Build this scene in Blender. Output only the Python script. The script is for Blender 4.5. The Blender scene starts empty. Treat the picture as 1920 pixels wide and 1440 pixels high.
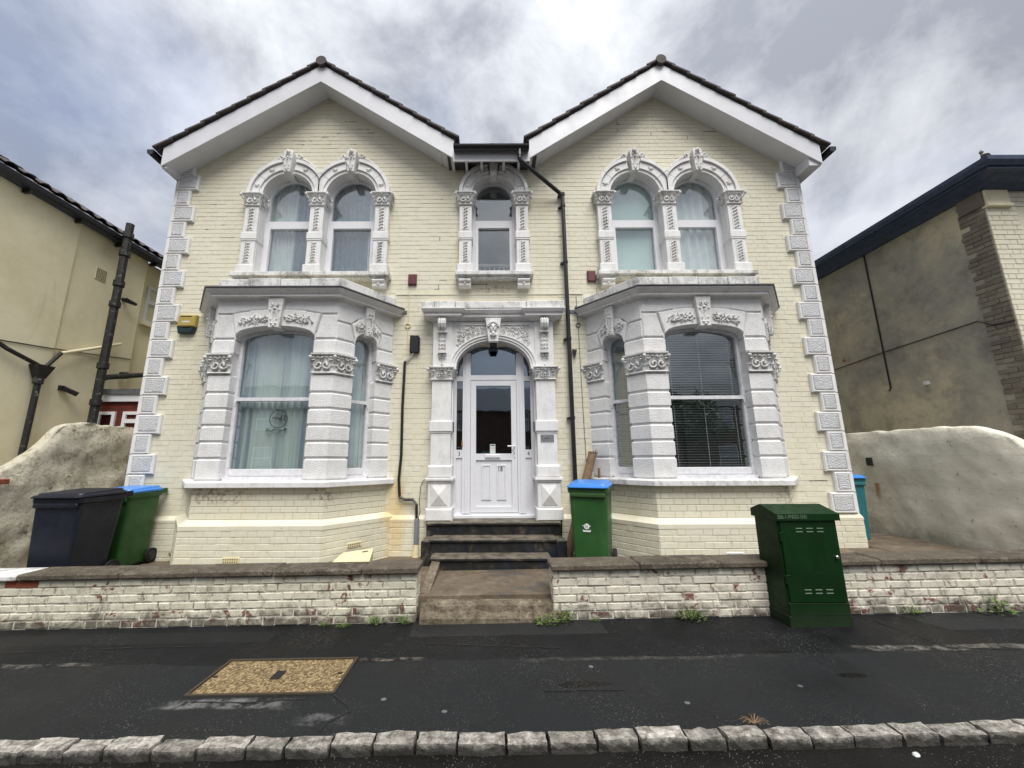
import bpy, bmesh, math, random
from math import sin, cos, pi, radians, sqrt, atan2
from mathutils import Vector, Matrix
RND = random.Random(11)
sc = bpy.context.scene

# ---------------------------------------------------------------- camera
PITCH, ROLL = radians(11.1), radians(0.25)
cam_data = bpy.data.cameras.new("camera")
cam = bpy.data.objects.new("camera", cam_data)
sc.collection.objects.link(cam)
sc.camera = cam
cam_data.sensor_width = 36.0
cam_data.lens = 36.0 * 724.0 / 1920.0
cam_data.shift_x = 40.0 / 1920.0
cam_data.clip_start, cam_data.clip_end = 0.05, 2000.0
_fw = Vector((0, cos(PITCH), sin(PITCH))); _up = Vector((0, -sin(PITCH), cos(PITCH))); _rt = Vector((1, 0, 0))
_r2 = _rt * cos(ROLL) - _up * sin(ROLL); _u2 = _rt * sin(ROLL) + _up * cos(ROLL)
cam.matrix_world = Matrix(((_r2.x, _u2.x, -_fw.x, 0.0), (_r2.y, _u2.y, -_fw.y, -6.0), (_r2.z, _u2.z, -_fw.z, 1.55), (0, 0, 0, 1)))

# ---------------------------------------------------------------- world: overcast sky with broken cloud
SUN_EL, SUN_AZ = radians(60), radians(14)      # azimuth measured from straight behind the camera towards the right
world = bpy.data.worlds.new("World"); sc.world = world; world.use_nodes = True
wt = world.node_tree; wt.nodes.clear()
def wn(t, **k):
    n = wt.nodes.new(t)
    for a, b in k.items(): setattr(n, a, b)
    return n
def wmath(op, a, b=None, clamp=False):
    n = wn("ShaderNodeMath", operation=op); n.use_clamp = clamp
    for i, v in enumerate((a, b)):
        if v is None: continue
        if isinstance(v, (int, float)): n.inputs[i].default_value = v
        else: wt.links.new(v, n.inputs[i])
    return n.outputs[0]
def wmix(f, a, b):
    n = wn("ShaderNodeMix", data_type='RGBA')
    for i, v in ((0, f), (6, a), (7, b)):
        if isinstance(v, tuple): n.inputs[i].default_value = (*v, 1)
        elif isinstance(v, (int, float)): n.inputs[i].default_value = v
        else: wt.links.new(v, n.inputs[i])
    return n.outputs[2]
def wramp(f, s):
    n = wn("ShaderNodeValToRGB"); wt.links.new(f, n.inputs[0])
    e = n.color_ramp.elements
    e[0].position, e[0].color = s[0][0], (*[s[0][1]] * 3, 1)
    e[1].position, e[1].color = s[-1][0], (*[s[-1][1]] * 3, 1)
    return n.outputs[0]
sky = wn("ShaderNodeTexSky", sky_type='NISHITA'); sky.sun_disc = False
sky.sun_elevation = SUN_EL; sky.sun_rotation = pi - SUN_AZ
sky.air_density, sky.dust_density, sky.ozone_density = 1.2, 1.0, 2.0
tc = wn("ShaderNodeTexCoord"); sep = wn("ShaderNodeSeparateXYZ"); wt.links.new(tc.outputs["Generated"], sep.inputs[0])
zz = wmath('ADD', wmath('ABSOLUTE', sep.outputs[2]), 0.30)
cb = wn("ShaderNodeCombineXYZ")
wt.links.new(wmath('DIVIDE', sep.outputs[0], zz), cb.inputs[0]); wt.links.new(wmath('DIVIDE', sep.outputs[1], zz), cb.inputs[1])
def wnoise(scale, detail, rough, dist=0.0, off=(0, 0, 0), rot=0.0, sx=1.0, vec=None):
    mp = wn("ShaderNodeMapping"); mp.inputs[1].default_value = off; mp.inputs[2].default_value = (0, 0, rot); mp.inputs[3].default_value = (sx, 1, 1)
    wt.links.new(vec or cb.outputs[0], mp.inputs[0])
    n = wn("ShaderNodeTexNoise"); wt.links.new(mp.outputs[0], n.inputs[0])
    n.inputs["Scale"].default_value = scale; n.inputs["Detail"].default_value = detail
    n.inputs["Roughness"].default_value = rough; n.inputs["Distortion"].default_value = dist
    return n.outputs[0]
n_big = wnoise(1.1, 4, 0.5, 0.25, (3.1, 1.7, 0))
n_mid = wnoise(2.2, 8, 0.60, 0.3, (8.2, 4.0, 0), 0.7, 1.0)
n_puff = wnoise(3.3, 8, 0.6, 0.25, (2.0, 5.0, 1.0), vec=tc.outputs['Generated'])
n_gap = wnoise(0.95, 5, 0.5, 0.3, (1.3, 7.9, 0))
cl = wmath('ADD', wmath('MULTIPLY', n_big, 0.25), wmath('ADD', wmath('MULTIPLY', n_mid, 0.3), wmath('MULTIPLY', n_puff, 0.45)))
clouds = wmix(wramp(cl, ((0.425, 0.0), (0.585, 1.0))), (2.5, 2.68, 3.1), (6.3, 6.45, 6.75))
veil = wramp(n_gap, ((0.53, 0.0), (0.68, 0.45)))
blue = wmix(0.2, (2.1, 2.75, 4.6), sky.outputs[0])
col = wmix(veil, clouds, blue)
# an overcast sky is brighter overhead than at the horizon
gain = wmath('ADD', wmath('MULTIPLY', wmath('MAXIMUM', sep.outputs[2], 0.0), 0.9), 0.62)
vm = wn("ShaderNodeVectorMath", operation='SCALE'); wt.links.new(col, vm.inputs[0]); wt.links.new(gain, vm.inputs[3])
bg = wn("ShaderNodeBackground"); wt.links.new(vm.outputs[0], bg.inputs[0]); bg.inputs[1].default_value = 0.1
wo = wn("ShaderNodeOutputWorld"); wt.links.new(bg.outputs[0], wo.inputs[0])

sun_data = bpy.data.lights.new("sun", 'SUN'); sun = bpy.data.objects.new("sun", sun_data); sc.collection.objects.link(sun)
sun_data.energy = 3.0; sun_data.angle = radians(38); sun_data.color = (1.0, 0.965, 0.91)
_sd = Vector((sin(SUN_AZ) * cos(SUN_EL), -cos(SUN_AZ) * cos(SUN_EL), sin(SUN_EL)))
sun.rotation_euler = _sd.to_track_quat('Z', 'Y').to_euler()
sc.view_settings.view_transform = 'Standard'; sc.view_settings.look = 'None'
sc.view_settings.exposure = 0.5; sc.view_settings.gamma = 1.0; sc.view_settings.use_curve_mapping = False
sc.cycles.use_denoising = True
sc.cycles.max_bounces = 8; sc.cycles.transparent_max_bounces = 12

# ---------------------------------------------------------------- material helpers
class Mat:
    def __init__(s, name, rough=0.6, spec=0.5, metal=0.0):
        s.m = bpy.data.materials.new(name); s.m.use_nodes = True
        s.t = s.m.node_tree; s.b = s.t.nodes["Principled BSDF"]
        s.b.inputs["Roughness"].default_value = rough; s.b.inputs["Metallic"].default_value = metal
        s.b.inputs["Specular IOR Level"].default_value = spec
        s.pos = s.t.nodes.new("ShaderNodeNewGeometry").outputs["Position"]
    def L(s, v, i):
        if isinstance(v, (int, float)): i.default_value = v
        elif isinstance(v, tuple): i.default_value = (*v, 1) if len(i.default_value) == 4 and len(v) == 3 else v
        else: s.t.links.new(v, i)
    def map(s, sx=1, sy=1, sz=1, off=(0, 0, 0), vec=None):
        n = s.t.nodes.new("ShaderNodeMapping"); s.L(vec or s.pos, n.inputs[0]); n.inputs[3].default_value = (sx, sy, sz); n.inputs[1].default_value = off
        return n.outputs[0]
    def noise(s, scale, detail=5, rough=0.55, dist=0.0, vec=None):
        n = s.t.nodes.new("ShaderNodeTexNoise"); s.L(vec or s.pos, n.inputs[0])
        for k, v in (("Scale", scale), ("Detail", detail), ("Roughness", rough), ("Distortion", dist)): n.inputs[k].default_value = v
        return n.outputs[0]
    def vor(s, scale, feat='F1', out=0, vec=None, rnd=1.0):
        n = s.t.nodes.new("ShaderNodeTexVoronoi"); n.feature = feat; s.L(vec or s.pos, n.inputs[0]); n.inputs["Scale"].default_value = scale
        n.inputs["Randomness"].default_value = rnd
        return n.outputs[out]
    def math(s, op, a, b=None, clamp=False):
        n = s.t.nodes.new("ShaderNodeMath"); n.operation = op; n.use_clamp = clamp; s.L(a, n.inputs[0])
        if b is not None: s.L(b, n.inputs[1])
        return n.outputs[0]
    def ramp(s, f, *st, interp='LINEAR'):
        n = s.t.nodes.new("ShaderNodeValToRGB"); s.L(f, n.inputs[0]); e = n.color_ramp.elements; n.color_ramp.interpolation = interp
        while len(e) < len(st): e.new(0.5)
        for q, (p, c) in zip(e, st):
            q.position = p; q.color = (*c, 1) if isinstance(c, tuple) else (c, c, c, 1)
        return n.outputs[0]
    def mix(s, f, a, b):
        n = s.t.nodes.new("ShaderNodeMix"); n.data_type = 'RGBA'
        s.L(f, n.inputs[0]); s.L(a, n.inputs[6]); s.L(b, n.inputs[7]); return n.outputs[2]
    def rand(s):
        return s.t.nodes.new("ShaderNodeObjectInfo").outputs["Random"]
    def island(s):
        return s.t.nodes.new("ShaderNodeNewGeometry").outputs["Random Per Island"]
    def xyz(s, vec=None):
        n = s.t.nodes.new("ShaderNodeSeparateXYZ"); s.L(vec or s.pos, n.inputs[0]); return n.outputs
    def norm(s):
        n = s.t.nodes.new("ShaderNodeSeparateXYZ"); s.L(s.t.nodes.new("ShaderNodeNewGeometry").outputs["True Normal"], n.inputs[0]); return n.outputs
    def color(s, c): s.L(c, s.b.inputs["Base Color"]); return s
    def rough(s, c): s.L(c, s.b.inputs["Roughness"]); return s
    def bump(s, h, strength=0.5, dist=0.01):
        n = s.t.nodes.new("ShaderNodeBump"); n.inputs["Strength"].default_value = strength; n.inputs["Distance"].default_value = dist
        s.L(h, n.inputs["Height"])
        if s.b.inputs["Normal"].is_linked: s.L(s.b.inputs["Normal"].links[0].from_socket, n.inputs["Normal"])
        s.L(n.outputs[0], s.b.inputs["Normal"]); return s

def plain(name, c, rough=0.5, spec=0.5, metal=0.0, var=0.12, scale=9.0, bump=0.0):
    m = Mat(name, rough, spec, metal)
    d = tuple(x * (1 - var) for x in c); l = tuple(min(1, x * (1 + var)) for x in c)
    n = m.noise(scale, 5, 0.6)
    m.color(m.ramp(n, (0.3, d), (0.7, l)))
    m.rough(m.ramp(n, (0.3, min(1, rough + 0.1)), (0.7, max(0.05, rough - 0.08))))
    if bump: m.bump(m.noise(scale * 12, 3, 0.6), bump, 0.004)
    return m.m
# ---------------------------------------------------------------- materials
M = {}
# painted cream brick of the main house
m = Mat("cream_painted_brick", 0.62, 0.35)
big = m.noise(0.9, 6, 0.6); fine = m.noise(14, 5, 0.65)
c = m.ramp(m.math('ADD', m.math('MULTIPLY', big, 0.6), m.math('MULTIPLY', fine, 0.4)), (0.30, (0.63, 0.60, 0.465)), (0.55, (0.70, 0.67, 0.545)), (0.75, (0.74, 0.72, 0.605)))
c = m.mix(m.math('MULTIPLY', m.island(), 0.16), c, (0.60, 0.565, 0.42))
spots = m.ramp(m.math('ADD', m.noise(6.5, 10, 0.76, 0.6), m.math('MULTIPLY', m.noise(0.8, 3, 0.5), 0.25)), (0.775, 0.0), (0.83, 0.75))
c = m.mix(spots, c, (0.27, 0.22, 0.16))
drip = m.ramp(m.noise(4.2, 8, 0.7, 0.2, m.map(1, 1, 0.1)), (0.56, 0.0), (0.74, 0.4)); c = m.mix(drip, c, (0.50, 0.46, 0.35))
stain = m.ramp(m.math('MULTIPLY', m.noise(1.3, 6, 0.6, 0.4, m.map(1, 1, 0.35)), 1.0), (0.60, 0.0), (0.78, 0.32))
c = m.mix(stain, c, (0.66, 0.52, 0.24))
# rust-yellow run beside the cable and flaked paint on the bay dados
hp = m.xyz(); wv = m.math('MULTIPLY', m.math('SUBTRACT', m.noise(5, 6, 0.7), 0.5), 0.5)
def blob(x, z, rx, rz):
    dx = m.math('DIVIDE', m.math('SUBTRACT', m.math('ADD', hp[0], wv), x), rx); dz = m.math('DIVIDE', m.math('SUBTRACT', m.math('ADD', hp[2], wv), z), rz)
    return m.ramp(m.math('ADD', m.math('MULTIPLY', dx, dx), m.math('MULTIPLY', dz, dz)), (0.2, 1.0), (1.0, 0.0))
c = m.mix(m.math('MULTIPLY', blob(-1.42, 0.75, 0.18, 0.75), 0.55), c, (0.62, 0.44, 0.15))
fl_ = m.math('MAXIMUM', blob(-3.55, 1.12, 0.55, 0.14), m.math('MAXIMUM', blob(4.0, 0.98, 0.3, 0.3), m.math('MAXIMUM', blob(-2.25, 1.10, 0.25, 0.12), blob(0.1, 4.33, 0.4, 0.06))))
c = m.mix(m.math('MULTIPLY', fl_, m.ramp(m.noise(17, 9, 0.78, 0.3), (0.50, 0.0), (0.58, 0.85))), c, (0.24, 0.175, 0.115))
m.color(c); m.bump(m.noise(60, 4, 0.65), 0.35, 0.004); m.bump(m.noise(11, 3, 0.5), 0.35, 0.012); M['cream'] = m.m
m = Mat("cream_mortar", 0.75, 0.3)
m.color(m.ramp(m.noise(6, 6, 0.65), (0.3, (0.58, 0.55, 0.42)), (0.7, (0.70, 0.67, 0.54)))); M['mortar'] = m.m
# white painted stone dressings
def stone(name, light, dark, verm=0.0, vs=60.0, grime=0.5):
    m = Mat(name, 0.6, 0.3)
    n1 = m.noise(2.2, 8, 0.68, 0.4); n2 = m.noise(9, 6, 0.7, 0.3, m.map(1, 1, 0.45)); n3 = m.noise(34, 5, 0.7)
    f = m.math('ADD', m.math('MULTIPLY', n1, 0.4), m.math('ADD', m.math('MULTIPLY', n2, 0.35), m.math('MULTIPLY', n3, 0.25)))
    c = m.mix(m.ramp(f, (0.47, 0.0), (0.62, grime)), light, dark)
    run = m.ramp(m.noise(5.5, 7, 0.68, 0.3, m.map(1, 1, 0.12)), (0.56, 0.0), (0.72, 0.45 * min(1, grime * 1.4)))
    c = m.mix(run, c, dark)
    sp = m.ramp(m.noise(17, 9, 0.75, 0.6), (0.645, 0.0), (0.70, 0.45))
    c = m.mix(sp, c, (0.17, 0.16, 0.14))
    m.color(c); m.bump(m.noise(70, 4, 0.7), 0.3, 0.004)
    if verm:
        w = m.vor(vs, 'DISTANCE_TO_EDGE', 0, m.map(1, 1, 1.25)); wob = m.noise(vs * 0.8, 2, 0.45, 0.8)
        h = m.math('ADD', m.ramp(w, (0.0, 0.0), (0.16, 1.0)), m.math('MULTIPLY', wob, 0.9))
        m.bump(h, verm, 0.012)
    return m.m
M['stone'] = stone("white_painted_stone", (0.755, 0.755, 0.755), (0.46, 0.45, 0.42), grime=0.5)
M['carved'] = stone("white_carved_stone", (0.75, 0.75, 0.745), (0.33, 0.31, 0.28), grime=0.75)
M['block'] = stone("white_rusticated_stone", (0.755, 0.755, 0.755), (0.50, 0.49, 0.475), verm=0.26, vs=26, grime=0.5)
M['quoin'] = stone("grey_white_vermiculated_stone", (0.60, 0.61, 0.63), (0.43, 0.435, 0.44), verm=0.6, vs=26)
M['dirty'] = stone("weathered_white_stone", (0.72, 0.72, 0.71), (0.16, 0.155, 0.14), grime=0.95)
# smooth white plastic and timber
M['upvc'] = plain("white_plastic_frame", (0.70, 0.705, 0.74), 0.28, 0.5, var=0.04)
M['white_board'] = plain("white_fascia_board", (0.65, 0.66, 0.70), 0.4, 0.45, var=0.07, scale=3)
M['timber'] = plain("white_painted_timber", (0.66, 0.66, 0.685), 0.45, 0.4, var=0.16, scale=16)
M['black_pipe'] = plain("black_plastic_pipe", (0.014, 0.015, 0.019), 0.32, 0.5, var=0.3)
M['iron'] = plain("black_painted_iron", (0.018, 0.018, 0.019), 0.5, 0.5, var=0.5, scale=20, bump=0.3)
mw = Mat("flaking_black_iron", 0.55, 0.4); mw.color(mw.mix(mw.ramp(mw.noise(13, 9, 0.76, 0.3), (0.57, 0.0), (0.63, 0.7)), mw.ramp(mw.noise(30, 5, 0.7), (0.3, (0.010, 0.010, 0.011)), (0.7, (0.03, 0.029, 0.028))), (0.34, 0.33, 0.30))); mw.bump(mw.noise(30, 6, 0.75), 0.6, 0.008); M['worn_iron'] = mw.m
M['lead'] = plain("grey_lead_flashing", (0.10, 0.105, 0.115), 0.55, 0.5, var=0.35)
M['maroon'] = plain("maroon_plastic", (0.11, 0.022, 0.03), 0.4)
M['black'] = plain("black_plastic", (0.010, 0.010, 0.013), 0.38, var=0.3)
M['rubber'] = plain("black_rubber", (0.012, 0.012, 0.012), 0.75, 0.3)
M['grey_plastic'] = plain("grey_plastic_conduit", (0.20, 0.21, 0.235), 0.45)
M['cream_plastic'] = plain("cream_plastic", (0.70, 0.62, 0.38), 0.45, var=0.1)
M['steel'] = plain("brushed_steel", (0.62, 0.62, 0.63), 0.3, 0.5, 1.0)
M['brass'] = plain("brass", (0.65, 0.42, 0.14), 0.35, 0.5, 0.9)
M['ink'] = plain("black_ink", (0.008, 0.008, 0.010), 0.4)
M['white_ink'] = plain("white_print", (0.72, 0.74, 0.74), 0.5)
M['paper'] = plain("pale_paper", (0.55, 0.58, 0.56), 0.6)
# glass: fresnel reflection over a clear, slightly tinted pane
def glass(name, tint=(0.93, 0.96, 0.96), r0=0.15, rough=0.0, gcol=(0.95, 0.97, 1.0)):
    mt = bpy.data.materials.new(name); mt.use_nodes = True; t = mt.node_tree; t.nodes.clear()
    def N(k): return t.nodes.new(k)
    o = N("ShaderNodeOutputMaterial"); mx = N("ShaderNodeMixShader"); lw = N("ShaderNodeLayerWeight"); lw.inputs[0].default_value = 0.5
    pw = N("ShaderNodeMath"); pw.operation = 'POWER'; pw.inputs[1].default_value = 5.0; t.links.new(lw.outputs["Facing"], pw.inputs[0])
    ml = N("ShaderNodeMath"); ml.operation = 'MULTIPLY_ADD'; ml.inputs[1].default_value = 1 - r0; ml.inputs[2].default_value = r0; t.links.new(pw.outputs[0], ml.inputs[0])
    tr = N("ShaderNodeBsdfTransparent"); gl = N("ShaderNodeBsdfGlossy")
    tr.inputs[0].default_value = (*tint, 1); gl.inputs["Roughness"].default_value = rough; gl.inputs[0].default_value = (*gcol, 1)
    nz = N("ShaderNodeTexNoise"); nz.inputs["Scale"].default_value = 2.5; nz.inputs["Detail"].default_value = 2
    gn = N("ShaderNodeNewGeometry"); t.links.new(gn.outputs["Position"], nz.inputs[0])
    bp = N("ShaderNodeBump"); bp.inputs["Strength"].default_value = 0.05; bp.inputs["Distance"].default_value = 0.02
    t.links.new(nz.outputs[0], bp.inputs["Height"]); t.links.new(bp.outputs[0], gl.inputs["Normal"])
    t.links.new(ml.outputs[0], mx.inputs[0]); t.links.new(tr.outputs[0], mx.inputs[1]); t.links.new(gl.outputs[0], mx.inputs[2])
    t.links.new(mx.outputs[0], o.inputs[0]); return mt
M['glass'] = glass("window_glass")
M['glass_dark'] = glass("tinted_door_glass_sky_blue_gloss", (0.30, 0.34, 0.42), 0.24, 0.03, (0.72, 0.85, 1.0))  # dark pane; the mirrored sky's blue is put into its gloss colour
# roof
m = Mat("brown_grey_roof_tile", 0.75, 0.3)
c = m.ramp(m.noise(7, 6, 0.7), (0.3, (0.055, 0.046, 0.044)), (0.7, (0.12, 0.10, 0.095)))
m.color(m.mix(m.math('MULTIPLY', m.rand(), 0.5), c, (0.06, 0.055, 0.06))); m.bump(m.noise(60, 4, 0.7), 0.5, 0.006); M['tile'] = m.m
# peeling whitewashed brick of the street wall
m = Mat("whitewashed_brick", 0.8, 0.25)
px = m.xyz()
brick = m.ramp(m.noise(9, 6, 0.7), (0.3, (0.13, 0.055, 0.05)), (0.55, (0.22, 0.085, 0.07)), (0.75, (0.20, 0.13, 0.115)))
paint = m.ramp(m.noise(6, 9, 0.75), (0.3, (0.44, 0.41, 0.31)), (0.5, (0.63, 0.605, 0.48)), (0.7, (0.72, 0.705, 0.59)))
warm = m.ramp(m.math('MULTIPLY', m.math('ADD', px[0], 0.5), 0.5), (0.0, 0.0), (0.6, 0.30))
paint = m.mix(warm, paint, (0.70, 0.63, 0.60))
peel = m.math('ADD', m.noise(7.5, 10, 0.74, 0.7), m.math('MULTIPLY', m.noise(1.6, 4, 0.6), 0.40))
peel = m.math('ADD', peel, m.math('MULTIPLY', m.rand(), 0.10))
low = m.ramp(m.math('SUBTRACT', px[2], m.math('MULTIPLY', px[0], 0.013)), (0.02, 0.12), (0.20, 0.0))
peel = m.math('ADD', peel, m.math('MULTIPLY', low, 0.5))
c = m.mix(m.ramp(peel, (0.85, 0.0), (0.885, 1.0)), paint, brick)
dirt = m.ramp(m.math('ADD', m.noise(5, 9, 0.72, 0.5), m.math('MULTIPLY', low, 1.8)), (0.53, 0.0), (0.72, 0.85))
c = m.mix(dirt, c, (0.075, 0.066, 0.052))
m.color(c); m.bump(m.noise(12, 6, 0.7), 0.5, 0.02); m.bump(peel, 0.5, 0.008); m.bump(m.noise(55, 5, 0.7), 0.45, 0.006); M['whitewash'] = m.m
m = Mat("whitewashed_mortar", 0.9, 0.2)
m.color(m.ramp(m.noise(11, 8, 0.7), (0.34, (0.10, 0.088, 0.075)), (0.50, (0.50, 0.47, 0.40)), (0.6, (0.64, 0.61, 0.53)))); m.bump(m.noise(40, 5, 0.7), 0.6, 0.008); M['wmortar'] = m.m
m = Mat("new_red_brick", 0.8, 0.2); m.color(m.ramp(m.noise(20, 6, 0.7), (0.3, (0.20, 0.055, 0.03)), (0.7, (0.33, 0.10, 0.055)))); m.bump(m.noise(60, 4, 0.7), 0.5, 0.005); M['redbrick'] = m.m
m = Mat("dark_coping_stone", 0.85, 0.25)
c = m.ramp(m.math('ADD', m.math('MULTIPLY', m.noise(7, 9, 0.78), 0.55), m.math('MULTIPLY', m.noise(48, 6, 0.8), 0.45)), (0.36, (0.028, 0.022, 0.017)), (0.5, (0.098, 0.08, 0.061)), (0.62, (0.26, 0.23, 0.18)))
li = m.ramp(m.noise(26, 6, 0.7), (0.64, 0.0), (0.70, 0.8)); c = m.mix(li, c, (0.42, 0.41, 0.36))
m.color(m.mix(m.math('MULTIPLY', m.rand(), 0.45), c, (0.17, 0.145, 0.11))); m.bump(m.noise(30, 8, 0.8), 1.0, 0.02); m.bump(m.vor(55, 'F1', 0), 0.5, 0.008); M['coping'] = m.m
m = Mat("grey_granite_sett", 0.7, 0.35)
c = m.ramp(m.noise(20, 10, 0.8), (0.36, (0.07, 0.062, 0.052)), (0.46, (0.36, 0.33, 0.29)), (0.57, (0.70, 0.67, 0.61)))
c = m.mix(m.math('MULTIPLY', m.rand(), 0.35), c, (0.20, 0.185, 0.16))
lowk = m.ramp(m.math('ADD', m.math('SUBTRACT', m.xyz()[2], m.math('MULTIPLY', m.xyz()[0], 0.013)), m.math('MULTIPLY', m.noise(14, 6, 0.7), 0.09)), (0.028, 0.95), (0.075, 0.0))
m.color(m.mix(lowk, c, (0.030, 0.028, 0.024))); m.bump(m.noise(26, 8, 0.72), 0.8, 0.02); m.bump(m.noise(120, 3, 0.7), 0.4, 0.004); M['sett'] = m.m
# asphalt footway: black, faintly wet, speckled with pale chippings; old repair patches differ in tone
def asphalt(name, base_d, base_l, speck=0.5, patches=True, rough=0.55):
    m = Mat(name, rough, 0.2)
    p = m.xyz()
    c = m.ramp(m.noise(2.2, 7, 0.65, 0.3), (0.3, base_d), (0.7, base_l))
    rgh = m.ramp(m.noise(1.1, 5, 0.6), (0.38, rough - 0.2), (0.62, rough + 0.22))
    if patches:
        wob = m.math('MULTIPLY', m.math('SUBTRACT', m.noise(1.2, 4, 0.6), 0.5), 0.16)
        yy = m.math('ADD', p[1], wob)
        front = m.ramp(m.math('ADD', yy, 3.0), (0.41, 1.0), (0.43, 0.0))      # the older, greyer strip along the kerb
        c = m.mix(m.math('MULTIPLY', front, 0.35), c, (0.026, 0.028, 0.030))
        wob2 = m.math('MULTIPLY', m.math('SUBTRACT', m.noise(9, 6, 0.6), 0.5), 0.05)
        def rect(x0, x1, y0, y1, k=0.0):
            xx = m.math('ADD', m.math('ADD', p[0], m.math('MULTIPLY', p[1], k)), wob2); y2 = m.math('ADD', p[1], wob2)
            a = m.math('MULTIPLY', m.math('GREATER_THAN', xx, x0), m.math('LESS_THAN', xx, x1))
            b = m.math('MULTIPLY', m.math('GREATER_THAN', y2, y0), m.math('LESS_THAN', y2, y1))
            return m.math('MULTIPLY', a, b)
        c = m.mix(m.math('MULTIPLY', rect(-0.75, 1.05, -2.16, -1.7, 0.0), 0.5), c, (0.030, 0.031, 0.030))
        c = m.mix(m.math('MULTIPLY', rect(3.3, 9, -2.22, -1.5, 0.35), 0.6), c, (0.029, 0.030, 0.031))
        c = m.mix(m.math('MULTIPLY', rect(-9, -2.0, -2.2, -1.98, 0.0), 0.35), c, (0.021, 0.022, 0.023))
        # pale worn seams
        def streak(x0, x1, y0, wd, seed):
            dy = m.math('ABSOLUTE', m.math('ADD', m.math('SUBTRACT', p[1], y0), m.math('MULTIPLY', m.math('SUBTRACT', m.noise(2.1, 5, 0.6, 0, m.map(1, 1, 1, (seed, 0, 0))), 0.5), 0.14)))
            a = m.ramp(m.math('DIVIDE', dy, wd), (0.6, 1.0), (1.0, 0.0))
            b = m.math('MULTIPLY', m.ramp(m.math('SUBTRACT', p[0], x0), (0.0, 0.0), (0.15, 1.0)), m.ramp(m.math('SUBTRACT', x1, p[0]), (0.0, 0.0), (0.2, 1.0)))
            return m.math('MULTIPLY', m.math('MULTIPLY', a, b), m.ramp(m.noise(11, 7, 0.75), (0.44, 0.0), (0.60, 1.0)))
        c = m.mix(m.math('MULTIPLY', streak(2.9, 6.5, -2.53, 0.05, 3.0), 0.75), c, (0.20, 0.19, 0.165))
        c = m.mix(m.math('MULTIPLY', streak(-5.5, -3.1, -2.55, 0.035, 9.0), 0.6), c, (0.20, 0.19, 0.17))
        c = m.mix(m.math('MULTIPLY', streak(-1.1, -0.45, -2.56, 0.03, 5.0), 0.6), c, (0.20, 0.18, 0.15))
        c = m.mix(m.math('MULTIPLY', streak(0.2, 2.3, -2.60, 0.03, 6.0), 0.35), c, (0.13, 0.125, 0.11))
        c = m.mix(m.math('MULTIPLY', streak(-2.25, -1.25, -3.10, 0.065, 7.0), 0.8), c, (0.17, 0.17, 0.17))
        c = m.mix(m.math('MULTIPLY', streak(-1.25, -0.85, -3.28, 0.06, 8.0), 0.7), c, (0.15, 0.15, 0.15))
        # standing damp in two hollows
        def damp(x, y, rx, ry):
            dx = m.math('DIVIDE', m.math('SUBTRACT', p[0], x), rx); dy = m.math('DIVIDE', m.math('SUBTRACT', p[1], y), ry)
            d = m.math('ADD', m.math('MULTIPLY', dx, dx), m.math('MULTIPLY', dy, dy))
            return m.ramp(m.math('ADD', d, m.math('MULTIPLY', m.noise(7, 5, 0.65), 1.3)), (0.95, 1.0), (1.35, 0.0))
        w = m.math('MAXIMUM', damp(0.62, -2.95, 0.34, 0.07), m.math('MAXIMUM', damp(2.55, -2.9, 0.2, 0.05), damp(2.25, -2.55, 0.3, 0.035)))
        c = m.mix(w, c, (0.006, 0.006, 0.006)); rgh = m.mix(w, rgh, (0.12, 0.12, 0.12))
    sel = m.ramp(m.vor(105, 'F1', 1), (0.70, 0.0), (0.86, 1.0)); dist = m.ramp(m.vor(105, 'F1', 0), (0.26, 1.0), (0.40, 0.0))
    chip = m.math('MULTIPLY', m.math('MULTIPLY', sel, dist), m.ramp(m.noise(1.5, 5, 0.65), (0.44, 0.05), (0.66, 1.0)))
    c = m.mix(m.math('MULTIPLY', chip, speck), c, (0.42, 0.41, 0.37))
    m.color(c); m.rough(rgh); m.bump(m.vor(170, 'F1', 0), 0.55, 0.006); m.bump(m.noise(4, 4, 0.6), 0.25, 0.03)
    return m.m
M['asphalt'] = asphalt("black_footway_asphalt", (0.0045, 0.0050, 0.0057), (0.0105, 0.0113, 0.0125), 0.5)
M['road'] = asphalt("black_road_asphalt", (0.004, 0.004, 0.0037), (0.010, 0.0095, 0.0085), 0.5, False)
m = Mat("forecourt_concrete", 0.7, 0.35)
c = m.ramp(m.noise(5, 10, 0.78), (0.32, (0.065, 0.048, 0.032)), (0.52, (0.14, 0.108, 0.075)), (0.7, (0.22, 0.185, 0.14)))
m.color(m.mix(m.ramp(m.noise(0.9, 5, 0.6), (0.52, 0.0), (0.62, 0.75)), c, (0.055, 0.053, 0.052))); m.bump(m.noise(35, 6, 0.7), 0.5, 0.008); M['concrete'] = m.m
m = Mat("worn_path_concrete", 0.8, 0.25)
c = m.ramp(m.math('ADD', m.math('MULTIPLY', m.noise(6, 9, 0.78), 0.6), m.math('MULTIPLY', m.noise(40, 6, 0.8), 0.4)), (0.38, (0.045, 0.036, 0.025)), (0.49, (0.155, 0.126, 0.09)), (0.60, (0.30, 0.258, 0.195)))
m.color(m.mix(m.ramp(m.noise(1.8, 6, 0.65), (0.5, 0.0), (0.68, 0.6)), c, (0.085, 0.07, 0.045))); m.bump(m.noise(40, 8, 0.8), 0.9, 0.012); m.bump(m.noise(8, 5, 0.6), 0.5, 0.03); M['path'] = m.m
m = Mat("blackened_step_stone", 0.7, 0.35)
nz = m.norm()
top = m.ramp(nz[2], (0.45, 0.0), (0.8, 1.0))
tread = m.ramp(m.noise(6, 8, 0.74), (0.36, (0.035, 0.03, 0.024)), (0.64, (0.20, 0.172, 0.13)))
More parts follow.
